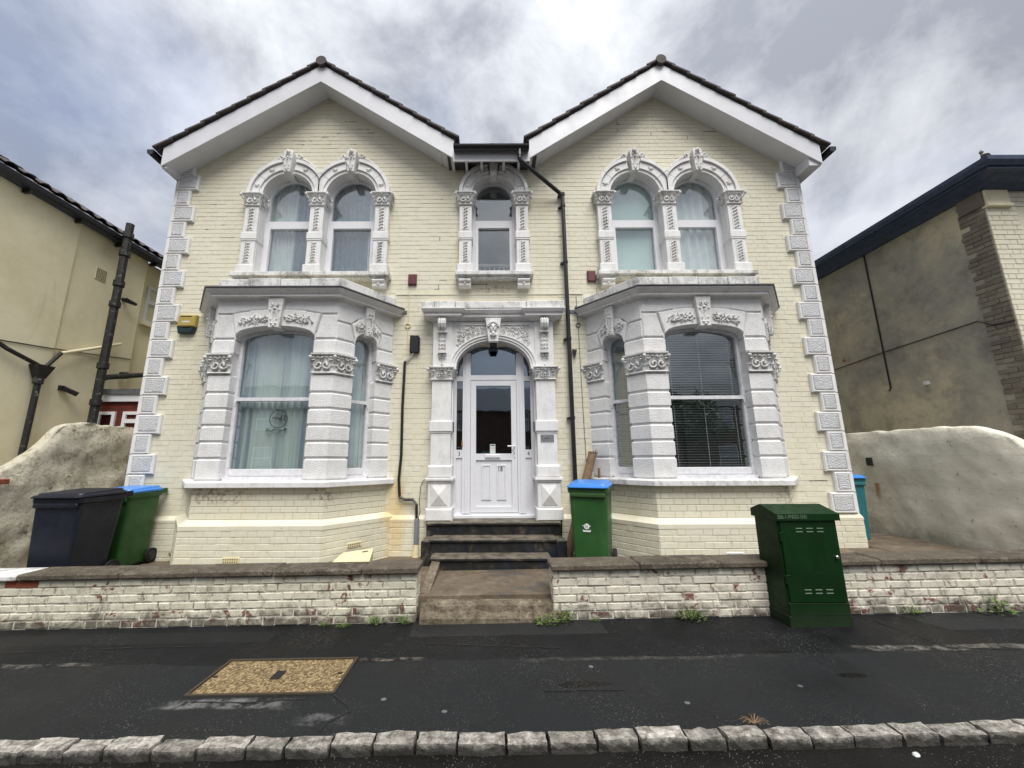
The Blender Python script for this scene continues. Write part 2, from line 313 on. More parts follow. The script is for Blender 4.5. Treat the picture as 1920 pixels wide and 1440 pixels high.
riser = m.ramp(m.noise(5, 9, 0.75, 0.5), (0.40, (0.004, 0.005, 0.008)), (0.56, (0.022, 0.020, 0.017)), (0.68, (0.13, 0.10, 0.066)))
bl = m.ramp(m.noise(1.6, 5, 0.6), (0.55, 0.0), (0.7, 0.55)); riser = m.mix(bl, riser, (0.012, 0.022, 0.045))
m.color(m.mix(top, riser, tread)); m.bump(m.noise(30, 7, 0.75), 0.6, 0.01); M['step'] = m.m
m = Mat("rough_garden_render", 0.85, 0.2)
c = m.ramp(m.math('ADD', m.math('MULTIPLY', m.noise(5, 9, 0.75), 0.55), m.math('MULTIPLY', m.noise(26, 7, 0.8), 0.45)), (0.37, (0.15, 0.125, 0.088)), (0.43, (0.54, 0.49, 0.37)), (0.50, (0.83, 0.785, 0.63)))
c = m.mix(m.ramp(m.noise(13, 9, 0.78, 0.2), (0.60, 0.0), (0.66, 0.8)), c, (0.075, 0.058, 0.045))
m.color(c); m.bump(m.noise(16, 10, 0.78), 1.0, 0.06); m.bump(m.noise(45, 5, 0.7), 0.6, 0.008); M['rubble'] = m.m
m = Mat("cream_garden_render", 0.75, 0.25)
c = m.ramp(m.noise(1.6, 9, 0.72), (0.3, (0.74, 0.71, 0.59)), (0.7, (0.90, 0.875, 0.76)))
c = m.mix(m.ramp(m.noise(11, 10, 0.8, 0.2), (0.58, 0.0), (0.66, 0.7)), c, (0.18, 0.165, 0.13))
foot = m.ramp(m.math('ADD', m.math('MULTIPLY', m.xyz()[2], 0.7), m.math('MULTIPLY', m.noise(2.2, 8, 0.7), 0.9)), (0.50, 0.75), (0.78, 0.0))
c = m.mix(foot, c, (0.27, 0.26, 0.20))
gp = m.xyz(); wv = m.math('MULTIPLY', m.math('SUBTRACT', m.noise(9, 6, 0.7), 0.5), 0.10)
cl_ = m.math('FRACT', m.math('DIVIDE', m.math('ADD', gp[2], m.math('MULTIPLY', wv, 0.25)), 0.225)); c = m.mix(m.math('MULTIPLY', m.ramp(cl_, (0.0, 1.0), (0.05, 0.0)), 0.25), c, (0.25, 0.23, 0.18))
ry_ = m.math('ABSOLUTE', m.math('SUBTRACT', m.math('ADD', gp[1], wv), 0.965)); rz_ = m.math('SUBTRACT', 1.13, gp[2])
rw = m.math('MULTIPLY', m.ramp(m.math('ADD', ry_, m.math('MULTIPLY', rz_, 0.10)), (0.02, 1.0), (0.085, 0.0)), m.math('MULTIPLY', m.ramp(rz_, (0.0, 0.0), (0.02, 1.0)), m.ramp(m.math('ADD', rz_, wv), (0.15, 1.0), (0.45, 0.0))))
m.color(m.mix(m.math('MULTIPLY', rw, 0.85), c, (0.36, 0.135, 0.03))); m.bump(m.noise(7, 9, 0.75), 0.8, 0.05); M['garden_cream'] = m.m
m = Mat("cream_flank_render", 0.75, 0.25)
c = m.ramp(m.noise(1.2, 10, 0.74, 0.1), (0.3, (0.72, 0.65, 0.43)), (0.55, (0.84, 0.775, 0.55)), (0.75, (0.88, 0.83, 0.64)))
st = m.ramp(m.noise(2.0, 8, 0.7, 0.4, m.map(1, 1, 0.3)), (0.58, 0.0), (0.74, 0.5)); c = m.mix(st, c, (0.36, 0.33, 0.24))
m.color(c); m.bump(m.noise(30, 6, 0.7), 0.3, 0.01); M['flank_cream'] = m.m
m = Mat("grey_brown_patched_render", 0.85, 0.2)
c = m.ramp(m.noise(0.7, 11, 0.72, 0.15), (0.34, (0.26, 0.255, 0.235)), (0.5, (0.40, 0.375, 0.30)), (0.60, (0.56, 0.50, 0.36)), (0.75, (0.60, 0.54, 0.40)))
c = m.mix(m.ramp(m.noise(2.6, 11, 0.78), (0.50, 0.0), (0.66, 0.6)), c, (0.17, 0.165, 0.15))
c = m.mix(m.ramp(m.noise(11, 8, 0.8), (0.55, 0.0), (0.72, 0.35)), c, (0.50, 0.46, 0.37))
m.color(c); m.bump(m.noise(25, 6, 0.7), 0.4, 0.01); M['flank_grey'] = m.m
m = Mat("grey_stock_brick", 0.85, 0.2)
c = m.ramp(m.noise(6, 7, 0.7), (0.3, (0.15, 0.14, 0.115)), (0.7, (0.31, 0.285, 0.225)))
m.color(m.mix(m.math('MULTIPLY', m.rand(), 0.6), c, (0.13, 0.105, 0.085))); m.bump(m.noise(50, 5, 0.7), 0.5, 0.006); M['stock'] = m.m
M['navy_paint'] = plain("dark_blue_eaves_paint", (0.035, 0.055, 0.105), 0.5, var=0.3)
m = Mat("dark_red_brick", 0.85, 0.2)
br = m.t.nodes.new("ShaderNodeTexBrick"); 
mp = m.t.nodes.new("ShaderNodeMapping"); m.L(m.pos, mp.inputs[0]); mp.inputs[2].default_value = (radians(90), 0, 0)
m.L(mp.outputs[0], br.inputs["Vector"]); br.inputs["Scale"].default_value = 1.0; br.inputs["Brick Width"].default_value = 0.225; br.inputs["Row Height"].default_value = 0.075; br.inputs["Mortar Size"].default_value = 0.008
br.inputs["Color1"].default_value = (0.12, 0.02, 0.016, 1); br.inputs["Color2"].default_value = (0.17, 0.032, 0.022, 1); br.inputs["Mortar"].default_value = (0.05, 0.035, 0.03, 1)
m.color(br.outputs[0]); M['darkred'] = m.m
# bins, cabinet, etc.
def scuffed(name, c, rough, spec, wear):
    m = Mat(name, rough, spec); n = m.noise(3.5, 6, 0.65)
    col = m.ramp(n, (0.3, tuple(x * 0.75 for x in c)), (0.7, tuple(x * 1.3 for x in c)))
    col = m.mix(m.ramp(m.noise(9, 9, 0.75, 0.3, m.map(1, 1, 0.25)), (0.54, 0.0), (0.72, 0.35)), col, wear)
    col = m.mix(m.ramp(m.noise(45, 4, 0.7, 0, m.map(0.15, 0.15, 1.0)), (0.66, 0.0), (0.72, 0.30)), col, wear)
    foot = m.ramp(m.math('ADD', m.xyz()[2], m.math('MULTIPLY', m.noise(6, 6, 0.7), 0.35)), (0.20, 0.25), (0.45, 0.0)); col = m.mix(foot, col, (0.06, 0.055, 0.045))
    m.color(col); m.rough(m.ramp(m.noise(14, 6, 0.7), (0.35, rough + 0.15), (0.65, rough - 0.08))); m.bump(m.noise(90, 3, 0.6), 0.12, 0.003); return m.m
M['bin_green'] = scuffed("green_bin_plastic", (0.022, 0.085, 0.020), 0.42, 0.4, (0.10, 0.14, 0.075))
M['bin_rim'] = plain("olive_green_plastic", (0.032, 0.085, 0.024), 0.4, var=0.15)
M['bin_blue'] = plain("blue_lid_plastic", (0.045, 0.22, 0.66), 0.3, var=0.1, scale=3)
M['bin_black'] = scuffed("navy_black_plastic", (0.007, 0.009, 0.018), 0.42, 0.4, (0.035, 0.036, 0.042))
M['bin_teal'] = plain("teal_plastic", (0.02, 0.14, 0.16), 0.4)
M['cab_green'] = scuffed("dark_green_cabinet_paint", (0.0028, 0.022, 0.0035), 0.45, 0.22, (0.012, 0.04, 0.012))
M['vent_grey'] = plain("grey_green_vent_slot", (0.11, 0.16, 0.11), 0.5)
M['card'] = plain("brown_cardboard", (0.19, 0.125, 0.078), 0.75, 0.2, var=0.3, scale=12)
M['alarm_yellow'] = plain("mustard_plastic", (0.40, 0.30, 0.075), 0.4)
M['alarm_dark'] = plain("dark_teal_plastic", (0.006, 0.025, 0.03), 0.35)
m = Mat("tan_gravel_infill", 0.8, 0.3)
c = m.ramp(m.vor(75, 'F1', 1), (0.1, (0.07, 0.048, 0.022)), (0.5, (0.19, 0.135, 0.066)), (0.9, (0.38, 0.29, 0.16)))
m.color(c); m.bump(m.vor(75, 'F1', 0), 0.8, 0.008); M['tan'] = m.m
M['cover_metal'] = plain("rusty_cover_frame", (0.075, 0.058, 0.038), 0.6, 0.5, 0.4)
def leafm(name, a, b):
    m = Mat(name, 0.5, 0.4); m.color(m.mix(m.island(), a, b)); return m.m
M['weed'] = leafm("weed_leaf", (0.06, 0.115, 0.022), (0.14, 0.22, 0.045))
M['tree_leaf'] = leafm("tree_leaf", (0.022, 0.05, 0.014), (0.07, 0.12, 0.03))
M['bark'] = plain("bark", (0.07, 0.05, 0.035), 0.9, 0.2, var=0.4)
# textiles and rooms
m = Mat("pale_striped_curtain", 0.9, 0.1)
c = m.ramp(m.noise(5.0, 3, 0.5, 0, m.map(1, 1, 0.02)), (0.35, (0.66, 0.71, 0.67)), (0.52, (0.56, 0.62, 0.60)), (0.63, (0.30, 0.35, 0.42)), (0.70, (0.62, 0.68, 0.65)))
m.color(c); M['curtain'] = m.m
M['net'] = plain("white_net_curtain", (0.66, 0.68, 0.68), 0.9, 0.1, var=0.08)
M['grey_curtain'] = plain("grey_blue_curtain", (0.21, 0.24, 0.28), 0.9, 0.1, var=0.15)
M['blind'] = plain("pale_blind_slat", (0.62, 0.66, 0.68), 0.5, var=0.05)
M['frost'] = plain("pale_aqua_roller_blind", (0.52, 0.64, 0.61), 0.8, 0.1, var=0.05, scale=1.5)
M['room'] = plain("grey_room_plaster", (0.20, 0.20, 0.20), 0.9, 0.1)
M['opp_brick'] = plain("brown_house_brick", (0.13, 0.085, 0.06), 0.85, 0.2, var=0.3, scale=5)
M['opp_slate'] = plain("dark_house_slate", (0.06, 0.062, 0.07), 0.7, 0.3, var=0.3)
M['sign_green'] = plain("green_sign_tube", (0.03, 0.11, 0.085), 0.4)
M['rust'] = plain("rust_stain", (0.32, 0.12, 0.03), 0.85, 0.1, var=0.4, scale=30)
# ---------------------------------------------------------------- geometry helpers
class Fr:
    """A vertical face: u runs to the viewer's right, o outwards, z up."""
    def __init__(s, p, n):
        l = sqrt(n[0] ** 2 + n[1] ** 2); s.p = p; s.n = (n[0] / l, n[1] / l); s.r = (-s.n[1], s.n[0])
    def __call__(s, u, o, z):
        return (s.p[0] + s.r[0] * u + s.n[0] * o, s.p[1] + s.r[1] * u + s.n[1] * o, z)
FAC = Fr((0, 0), (0, -1))

def offset(poly, d):
    """Inward offset (d > 0) of a simple closed polygon, mitred."""
    n = len(poly)
    area = sum(poly[i][0] * poly[(i + 1) % n][1] - poly[(i + 1) % n][0] * poly[i][1] for i in range(n))
    sg = 1 if area > 0 else -1
    out = []
    for i in range(n):
        a, b, c = poly[i - 1], poly[i], poly[(i + 1) % n]
        e1 = (b[0] - a[0], b[1] - a[1]); e2 = (c[0] - b[0], c[1] - b[1])
        l1 = math.hypot(*e1) or 1e-9; l2 = math.hypot(*e2) or 1e-9
        n1 = (-e1[1] / l1 * sg, e1[0] / l1 * sg); n2 = (-e2[1] / l2 * sg, e2[0] / l2 * sg)
        k = 1 + n1[0] * n2[0] + n1[1] * n2[1]
        k = max(k, 0.3)
        out.append((b[0] + d * (n1[0] + n2[0]) / k, b[1] + d * (n1[1] + n2[1]) / k))
    return out
def offpath(path, d):
    """Open polyline moved d to its right-hand side (outwards for a path that runs left to right as seen from the street)."""
    out = []
    for i, p in enumerate(path):
        ns = []
        for a, b in ((i - 1, i), (i, i + 1)):
            if a < 0 or b >= len(path): continue
            e = (path[b][0] - path[a][0], path[b][1] - path[a][1]); l = math.hypot(*e)
            ns.append((e[1] / l, -e[0] / l))
        if len(ns) == 1: out.append((p[0] + ns[0][0] * d, p[1] + ns[0][1] * d))
        else:
            k = 1 + ns[0][0] * ns[1][0] + ns[0][1] * ns[1][1]
            out.append((p[0] + d * (ns[0][0] + ns[1][0]) / k, p[1] + d * (ns[0][1] + ns[1][1]) / k))
    return out

class MB:
    def __init__(s): s.v = []; s.f = []
    def add(s, vs, fs):
        k = len(s.v); s.v.extend(vs); s.f.extend([tuple(i + k for i in f) for f in fs]); return s
    def box(s, f, u0, u1, o0, o1, z0, z1):
        vs = [f(u, o, z) for z in (z0, z1) for o in (o0, o1) for u in (u0, u1)]
        return s.add(vs, [(0, 1, 3, 2), (4, 6, 7, 5), (0, 4, 5, 1), (2, 3, 7, 6), (0, 2, 6, 4), (1, 5, 7, 3)])
    def cbox(s, f, u0, u1, o0, o1, z0, z1, b=0.004, back=False):
        """A block whose outer edges are chamfered by b."""
        return s.prism(f, [(u0, z0), (u1, z0), (u1, z1), (u0, z1)], o0, o1, b, back)
    def brick(s, f, u0, u1, o0, o1, z0, z1, b=0.004, bu=0.0012):
        """Painted brick face: full chamfer along the bed joints, hardly any at the perpends."""
        vs = [f(u0, o0, z0), f(u1, o0, z0), f(u1, o0, z1), f(u0, o0, z1), f(u0, o1 - b, z0), f(u1, o1 - b, z0), f(u1, o1 - b, z1), f(u0, o1 - b, z1), f(u0 + bu, o1, z0 + b), f(u1 - bu, o1, z0 + b), f(u1 - bu, o1, z1 - b), f(u0 + bu, o1, z1 - b)]
        return s.add(vs, [(0, 1, 5, 4), (1, 2, 6, 5), (2, 3, 7, 6), (3, 0, 4, 7), (4, 5, 9, 8), (5, 6, 10, 9), (6, 7, 11, 10), (7, 4, 8, 11), (8, 9, 10, 11)])
    def bb(s, x0, x1, y0, y1, z0, z1, b=0.01):
        """Box in world axes with every edge chamfered."""
        def ring(d, z): return [(x0 + d, y0 + d, z), (x1 - d, y0 + d, z), (x1 - d, y1 - d, z), (x0 + d, y1 - d, z)]
        def oct_(z): return [(x0 + b, y0, z), (x1 - b, y0, z), (x1, y0 + b, z), (x1, y1 - b, z), (x1 - b, y1, z), (x0 + b, y1, z), (x0, y1 - b, z), (x0, y0 + b, z)]
        def octi(z): return [(x0 + b, y0 + b, z), (x1 - b, y0 + b, z), (x1 - b, y0 + b, z), (x1 - b, y1 - b, z), (x1 - b, y1 - b, z), (x0 + b, y1 - b, z), (x0 + b, y1 - b, z), (x0 + b, y0 + b, z)]
        A, B = oct_(z0 + b), oct_(z1 - b); k = 8
        T = ring(b, z1); Bo = ring(b, z0)
        vs = A + B + T + Bo
        fs = [(i, (i + 1) % 8, 8 + (i + 1) % 8, 8 + i) for i in range(8)]
        fs += [(16, 17, 18, 19), (20, 23, 22, 21)]
        for q, (i, j) in enumerate(((0, 1), (2, 3), (4, 5), (6, 7))):
            t0, t1 = 16 + q, 16 + (q + 1) % 4
            fs.append((8 + i, 8 + j, t1, t0)); fs.append((i, 20 + q, 20 + (q + 1) % 4, j))
            c = 16 + (q + 1) % 4
            fs.append((8 + j, 8 + (j + 1) % 8, c)); fs.append((j, 20 + (q + 1) % 4, (j + 1) % 8))
        return s.add(vs, fs)
    def prism(s, f, poly, o0, o1, b=0.0, back=True):
        n = len(poly)
        if b:
            ins = offset(poly, b)
            rings = [[f(u, o0, z) for u, z in poly], [f(u, o1 - b, z) for u, z in poly], [f(u, o1, z) for u, z in ins]]
        else:
            rings = [[f(u, o0, z) for u, z in poly], [f(u, o1, z) for u, z in poly]]
        vs = [p for r in rings for p in r]; fs = []
        for k in range(len(rings) - 1):
            for i in range(n):
                j = (i + 1) % n; fs.append((k * n + i, k * n + j, (k + 1) * n + j, (k + 1) * n + i))
        fs.append(tuple(range((len(rings) - 1) * n, len(rings) * n)))
        if back: fs.append(tuple(range(n - 1, -1, -1)))
        return s.add(vs, fs)
    def plan(s, poly, z0, z1, b=0.0):
        """Extrude a plan polygon (x, y) from z0 to z1, top and bottom edges chamfered by b."""
        n = len(poly)
        if b:
            ins = offset(poly, b)
            rings = [[(x, y, z0) for x, y in ins], [(x, y, z0 + b) for x, y in poly], [(x, y, z1 - b) for x, y in poly], [(x, y, z1) for x, y in ins]]
        else: rings = [[(x, y, z0) for x, y in poly], [(x, y, z1) for x, y in poly]]
        vs = [p for r in rings for p in r]; fs = []
        for k in range(len(rings) - 1):
            for i in range(n):
                j = (i + 1) % n; fs.append((k * n + i, k * n + j, (k + 1) * n + j, (k + 1) * n + i))
        fs += [tuple(range((len(rings) - 1) * n, len(rings) * n)), tuple(range(n - 1, -1, -1))]
        return s.add(vs, fs)
    def ring(s, f, outer, inner, o0, o1):
        n = len(outer)
        vs = [f(u, o, z) for o in (o0, o1) for P in (outer, inner) for u, z in P]; fs = []
        for i in range(n):
            j = (i + 1) % n
            fs += [(2 * n + i, 2 * n + j, 3 * n + j, 3 * n + i), (i, n + i, n + j, j), (i, j, 2 * n + j, 2 * n + i), (n + i, 3 * n + i, 3 * n + j, n + j)]
        return s.add(vs, fs)
    def band(s, f, A, B, o0, o1, b=0.0):
        """Open strip between two equally long curves A (inner) and B (outer), as a solid; b chamfers the front edges."""
        poly = list(A) + list(B)[::-1]
        n = len(A); vs = []
        for o, P, Q in ((o0, A, B), (o1, A, B)):
            vs += [f(u, o, z) for u, z in P] + [f(u, o, z) for u, z in Q]
        fs = []
        for i in range(n - 1):
            fs += [(2 * n + i, 2 * n + i + 1, 3 * n + i + 1, 3 * n + i), (i, n + i, n + i + 1, i + 1), (i, i + 1, 2 * n + i + 1, 2 * n + i), (n + i, 3 * n + i, 3 * n + i + 1, n + i + 1)]
        fs += [(0, 2 * n, 3 * n, n), (n - 1, 2 * n - 1, 4 * n - 1, 3 * n - 1)]
        return s.add(vs, fs)
    def sweep(s, path, prof, cap=True):
        """Profile [(out, z)] swept along a plan path; the profile closes on itself."""
        rails = [[(x, y, z) for x, y in offpath(path, o)] for o, z in prof]
        n, k = len(path), len(prof); vs = [p for r in rails for p in r]; fs = []
        for a in range(k):
            b = (a + 1) % k
            for i in range(n - 1): fs.append((a * n + i, a * n + i + 1, b * n + i + 1, b * n + i))
        if cap:
            fs.append(tuple(a * n for a in range(k))); fs.append(tuple(a * n + n - 1 for a in range(k - 1, -1, -1)))
        return s.add(vs, fs)
    def tube(s, pts, r, n=8, r1=None, cap=True):
        pts = [Vector(p) for p in pts]; vs = []; fs = []; m = len(pts); up = None
        for i, p in enumerate(pts):
            t = ((pts[min(i + 1, m - 1)] - pts[max(i - 1, 0)])).normalized()
            if up is None:
                up = Vector((0, 0, 1)) if abs(t.z) < 0.9 else Vector((0, 1, 0))
            x = t.cross(up).normalized(); y = x.cross(t).normalized(); up = y
            rr = r if r1 is None else r + (r1 - r) * i / (m - 1)
            vs += [tuple(p + (x * cos(2 * pi * k / n) + y * sin(2 * pi * k / n)) * rr) for k in range(n)]
        for i in range(m - 1):
            for k in range(n): fs.append((i * n + k, i * n + (k + 1) % n, (i + 1) * n + (k + 1) % n, (i + 1) * n + k))
        if cap: fs += [tuple(range(n - 1, -1, -1)), tuple(range((m - 1) * n, m * n))]
        return s.add(vs, fs)
    def lathe(s, c, prof, n=16, axis='z'):
        """prof [(r, h)] around an axis through c."""
        vs = []; fs = []
        for r, h in prof:
            for k in range(n):
                a = 2 * pi * k / n; p, q = r * cos(a), r * sin(a)
                vs.append((c[0] + p, c[1] + q, c[2] + h) if axis == 'z' else (c[0] + p, c[1] + h, c[2] + q) if axis == 'y' else (c[0] + h, c[1] + p, c[2] + q))
        m = len(prof)
        for i in range(m - 1):
            for k in range(n): fs.append((i * n + k, i * n + (k + 1) % n, (i + 1) * n + (k + 1) % n, (i + 1) * n + k))
        fs += [tuple(range(n - 1, -1, -1)), tuple(range((m - 1) * n, m * n))]
        return s.add(vs, fs)
    def dome(s, f, u, z, o, ru, rz, h, a=0.0, n=7):
        """A small raised bud: an elliptical dome on the face."""
        vs = []; fs = []
        for rr, hh in ((1.0, 0.0), (0.72, 0.7)):
            for k in range(n):
                t = 2 * pi * k / n; x, y = ru * rr * cos(t), rz * rr * sin(t)
                vs.append(f(u + x * cos(a) - y * sin(a), o + h * hh, z + x * sin(a) + y * cos(a)))
        vs.append(f(u, o + h, z))
        for k in range(n):
            j = (k + 1) % n; fs += [(k, j, n + j, n + k), (n + k, n + j, 2 * n)]
        return s.add(vs, fs)
    def leaf(s, f, u, z, o, ln, wd, curl, a=0.0, n=5):
        """An acanthus-like leaf: rises from (u, z) in direction a, arches outwards and curls over at the tip."""
        vs = []; fs = []
        for i in range(n):
            t = i / (n - 1); w = wd * (0.55 + 0.75 * sin(pi * min(1, t * 0.85 + 0.12))) * 0.5 * (1 if t < 0.95 else 0.45)
            l = ln * sin(min(t, 0.86) * pi * 0.58) ; l = ln * (t if t < 0.8 else 0.8 - (t - 0.8) * 0.55)
            oo = o + curl * (t ** 2.2)
            for q, dp in ((-1, -0.35), (0, 0.35), (1, -0.35)):
                x, y = q * w, l
                vs.append(f(u + x * cos(a) + y * sin(a), oo + dp * wd * 0.35, z - x * sin(a) + y * cos(a)))
        for i in range(n - 1):
            for q in (0, 1): fs.append((3 * i + q, 3 * i + q + 1, 3 * i + 4 + q, 3 * i + 3 + q))
        return s.add(vs, fs)
    def spiral(s, f, u, z, o, r, turns, t, a0=0.0, sgn=1, n=16, m=5, h=0.0):
        pts = []
        for i in range(n):
            k = i / (n - 1); a = a0 + sgn * 2 * pi * turns * k; rr = r * (1 - 0.82 * k)
            pts.append(f(u + rr * cos(a), o + h * k, z + rr * sin(a)))
        return s.tube(pts, t, m)
    def build(s, name, mat, parent=None, smooth=False, fix=True):
        me = bpy.data.meshes.new(name); me.from_pydata(s.v, [], s.f)
        if fix:
            b = bmesh.new(); b.from_mesh(me); bmesh.ops.recalc_face_normals(b, faces=b.faces); b.to_mesh(me); b.free()
        me.materials.append(mat if not isinstance(mat, str) else M[mat])
        if smooth: me.polygons.foreach_set("use_smooth", [True] * len(me.polygons))
        return link(name, me, parent)
def link(name, me, parent=None, loc=None, rot=None):
    o = bpy.data.objects.new(name, me); sc.collection.objects.link(o)
    if parent: o.parent = parent
    if loc: o.location = loc
    if rot: o.rotation_euler = rot
    return o
def tag(o, label=None, cat=None, group=None, kind=None):
    for k, v in (("label", label), ("category", cat), ("group", group), ("kind", kind)):
        if v: o[k] = v
    return o
def thing(name, label, cat, loc=(0, 0, 0), rz=0.0, group=None, ry=0.0):
    o = link(name, None); o.location = loc; o.rotation_euler = (0, ry, rz)
    return tag(o, label, cat, group)
def P(name, mat, parent, fn, smooth=False):
    b = MB(); fn(b); return b.build(name, mat, parent, smooth)
def arc(cu, zs, a, b, n, t0=pi, t1=0.0):
    return [(cu + a * cos(t0 + (t1 - t0) * i / (n - 1)), zs + b * sin(t0 + (t1 - t0) * i / (n - 1))) for i in range(n)]
def text_mesh(s, size, depth=0.001, align='CENTER'):
    c = bpy.data.curves.new("lettering", 'FONT'); c.body = s; c.size = size; c.extrude = depth; c.align_x = align; c.align_y = 'CENTER'
    o = bpy.data.objects.new("lettering", c); sc.collection.objects.link(o)
    me = bpy.data.meshes.new_from_object(o.evaluated_get(bpy.context.evaluated_depsgraph_get()))
    bpy.data.objects.remove(o); bpy.data.curves.remove(c); return me
def letters(name, s, size, mat, parent, loc, rot=(pi / 2, 0, 0), sx=1.0, align='CENTER', bold=0.0):
    me = text_mesh(s, size, 0.0015, align); me.materials.clear(); me.materials.append(M[mat])
    o = link(name, me, parent, loc, rot); o.scale = (sx, 1, 1); return o
SLOPE = 0.013          # the street climbs gently to the right
def gz(x): return SLOPE * x

# brickwork: courses of Flemish bond on a face, with gaps; returns [(u0, u1, z0, z1)]
def courses(u0, u1, z0, z1, ch, skip, rnd, L=0.225):
    out = []; k = 0; z = z0
    while z < z1 - ch * 0.3:
        zt = min(z + ch, z1); zm = (z + zt) / 2
        cuts = sorted(skip(zm)); spans = []; a = u0
        for c0, c1 in cuts:
            if c1 <= a: continue
            if c0 > a: spans.append((a, min(c0, u1)))
            a = max(a, c1)
            if a >= u1: break
        if a < u1: spans.append((a, u1))
        for s0, s1 in spans:
            if s1 - s0 < 0.02: continue
            u = s0 - ((s0 - u0 + (L * 0.75 if k % 2 else 0)) % (L * 1.5)); q = 0
            while u < s1:
                w = L if q % 2 == 0 else L / 2
                e = u + w
                x0, x1 = max(u, s0), min(e, s1)
                if x1 - x0 > 0.025: out.append((x0, x1, z, zt))
                u = e; q += 1
        z = zt; k += 1
    return out
# ================================================================ the house
house = thing("house", "cream painted brick double-fronted villa with two white gables", "house")
AX = 0.045                                   # centre line
XL, XR = -5.46, 5.40                         # outer corners
EAVE = 6.86
GAB = [(-2.965, 8.33), (3.03, 8.33)]         # wall apex under each gable
PIT = 0.665
PAIR = (-2.955, 3.068)                       # centres of the paired upper windows
CEN = 0.067                                  # centre of the single upper window
DOORX = 0.045
BAYX = (-3.06, 3.035)
FLOOR_Z = 0.10
def gable_top(u):
    return max(min(8.33 - PIT * abs(u - gx), 8.33) for gx, _ in GAB)
def skip(z):
    out = []
    for cx in PAIR:
        for s in (-0.55, 0.55):
            if 4.56 < z < 6.06: out.append((cx + s - 0.45, cx + s + 0.45))
            elif 6.06 <= z < 6.58:
                h = sqrt(max(0, 0.475 ** 2 - max(0, z - 6.105) ** 2)); out.append((cx + s - h, cx + s + h))
    if 4.56 < z < 6.06: out.append((CEN - 0.39, CEN + 0.39))
    elif 6.06 <= z < 6.52:
        h = sqrt(max(0, 0.415 ** 2 - max(0, z - 6.105) ** 2)); out.append((CEN - h, CEN + h))
    if z < 2.98: out.append((DOORX - 0.66, DOORX + 0.66))
    elif z < 3.42:
        h = 0.64 * sqrt(max(0, 1 - ((z - 2.98) / 0.44) ** 2)); out.append((DOORX - h, DOORX + h))
    for cx in BAYX:
        if z < 3.85: out.append((cx - 1.40, cx + 1.40))
    # outside the gables
    if z > 6.3:
        for gx, gz_ in GAB: pass
        zt = z + 0.04
        hw = (8.33 - zt) / PIT
        a0, a1 = GAB[0][0] - hw, GAB[0][0] + hw; b0, b1 = GAB[1][0] - hw, GAB[1][0] + hw
        if hw <= 0: return [(-99, 99)]
        out += [(-99, a0), (b1, 99)]
        if a1 < b0: out.append((a1, b0))
    return out
CH = 0.08
# backing wall (mortar) in course strips, with real thickness
wall = MB()
z = FLOOR_Z
while z < 8.33:
    zt = z + CH
    cuts = sorted(skip((z + zt) / 2)); a = XL + 0.004
    for c0, c1 in cuts + [(XR - 0.004, 99)]:
        if c0 > a + 0.01: wall.box(FAC, a, min(c0, XR - 0.004), -0.30, -0.005, z, zt)
        a = max(a, c1)
    z = zt
wall.build("wall", 'mortar', house, fix=False)
# facade bricks, joined (far past the number that can be told apart)
bw = MB(); rb = random.Random(5)
for (a, b, c, d) in courses(XL, XR, FLOOR_Z + 8 * CH, 8.36, CH, skip, rb):
    t = rb.uniform(-0.002, 0.0025)
    bw.brick(FAC, a + 0.0006, b - 0.0006, -0.012, 0.0 + t, c + 0.0014, d - 0.0014, 0.0035)
o = bw.build("brickwork", 'cream', house, fix=False); tag(o, kind="stuff")
# side and rear walls, floors: the shell that keeps the rooms dark
P("side_wall", 'cream', house, lambda b: b.box(FAC, XL, XL + 0.3, -9.0, -0.301, 0.0, 6.75))
P("side_wall", 'cream', house, lambda b: b.box(FAC, XR - 0.3, XR, -9.0, -0.301, 0.0, 6.75))
P("rear_wall", 'cream', house, lambda b: b.box(FAC, XL + 0.301, XR - 0.301, -9.0, -8.7, 0.0, 6.75))
P("room_floor", 'room', house, lambda b: (b.box(FAC, XL + 0.302, XR - 0.302, -8.69, -0.302, 0.5, 0.7), b.box(FAC, XL + 0.302, XR - 0.302, -8.69, -0.302, 3.9, 4.15), b.box(FAC, XL + 0.302, XR - 0.302, -8.69, -0.302, 6.6, 6.7)))
P("room_wall", 'room', house, lambda b: (b.box(FAC, -1.4, -1.3, -8.6, -0.302, 0.701, 6.59), b.box(FAC, 1.4, 1.5, -8.6, -0.302, 0.701, 6.59), b.box(FAC, XL + 0.303, XR - 0.303, -4.3, -4.2, 0.702, 6.58)))

# plinth courses of the flat facade (projecting 6 cm, splayed top)
PL_T = FLOOR_Z + 8 * CH
pl = MB()
spans = [(XL - 0.06, BAYX[0] - 1.40), (BAYX[0] + 1.40, DOORX - 0.99), (DOORX + 0.99, BAYX[1] - 1.40), (BAYX[1] + 1.40, XR + 0.06)]
for a, b in spans:
    for (u0, u1, c, d) in courses(a, b, FLOOR_Z, PL_T - 0.08, CH, lambda z: [], rb):
        pl.brick(FAC, u0 + 0.001, u1 - 0.001, 0.0, 0.062 + rb.uniform(-0.002, 0.002), c + 0.003, d - 0.003, 0.0045)
    pl.box(FAC, a, b, -0.005, 0.055, FLOOR_Z - 0.1, PL_T - 0.081)
    vs = [FAC(a, 0.0, PL_T - 0.08), FAC(b, 0.0, PL_T - 0.08), FAC(b, 0.064, PL_T - 0.08), FAC(a, 0.064, PL_T - 0.08), FAC(a, 0.064, PL_T - 0.045), FAC(b, 0.064, PL_T - 0.045), FAC(a, 0.002, PL_T + 0.012), FAC(b, 0.002, PL_T + 0.012)]
    pl.add(vs, [(0, 1, 2, 3), (3, 2, 5, 4), (4, 5, 7, 6), (0, 3, 4, 6), (1, 7, 5, 2)])
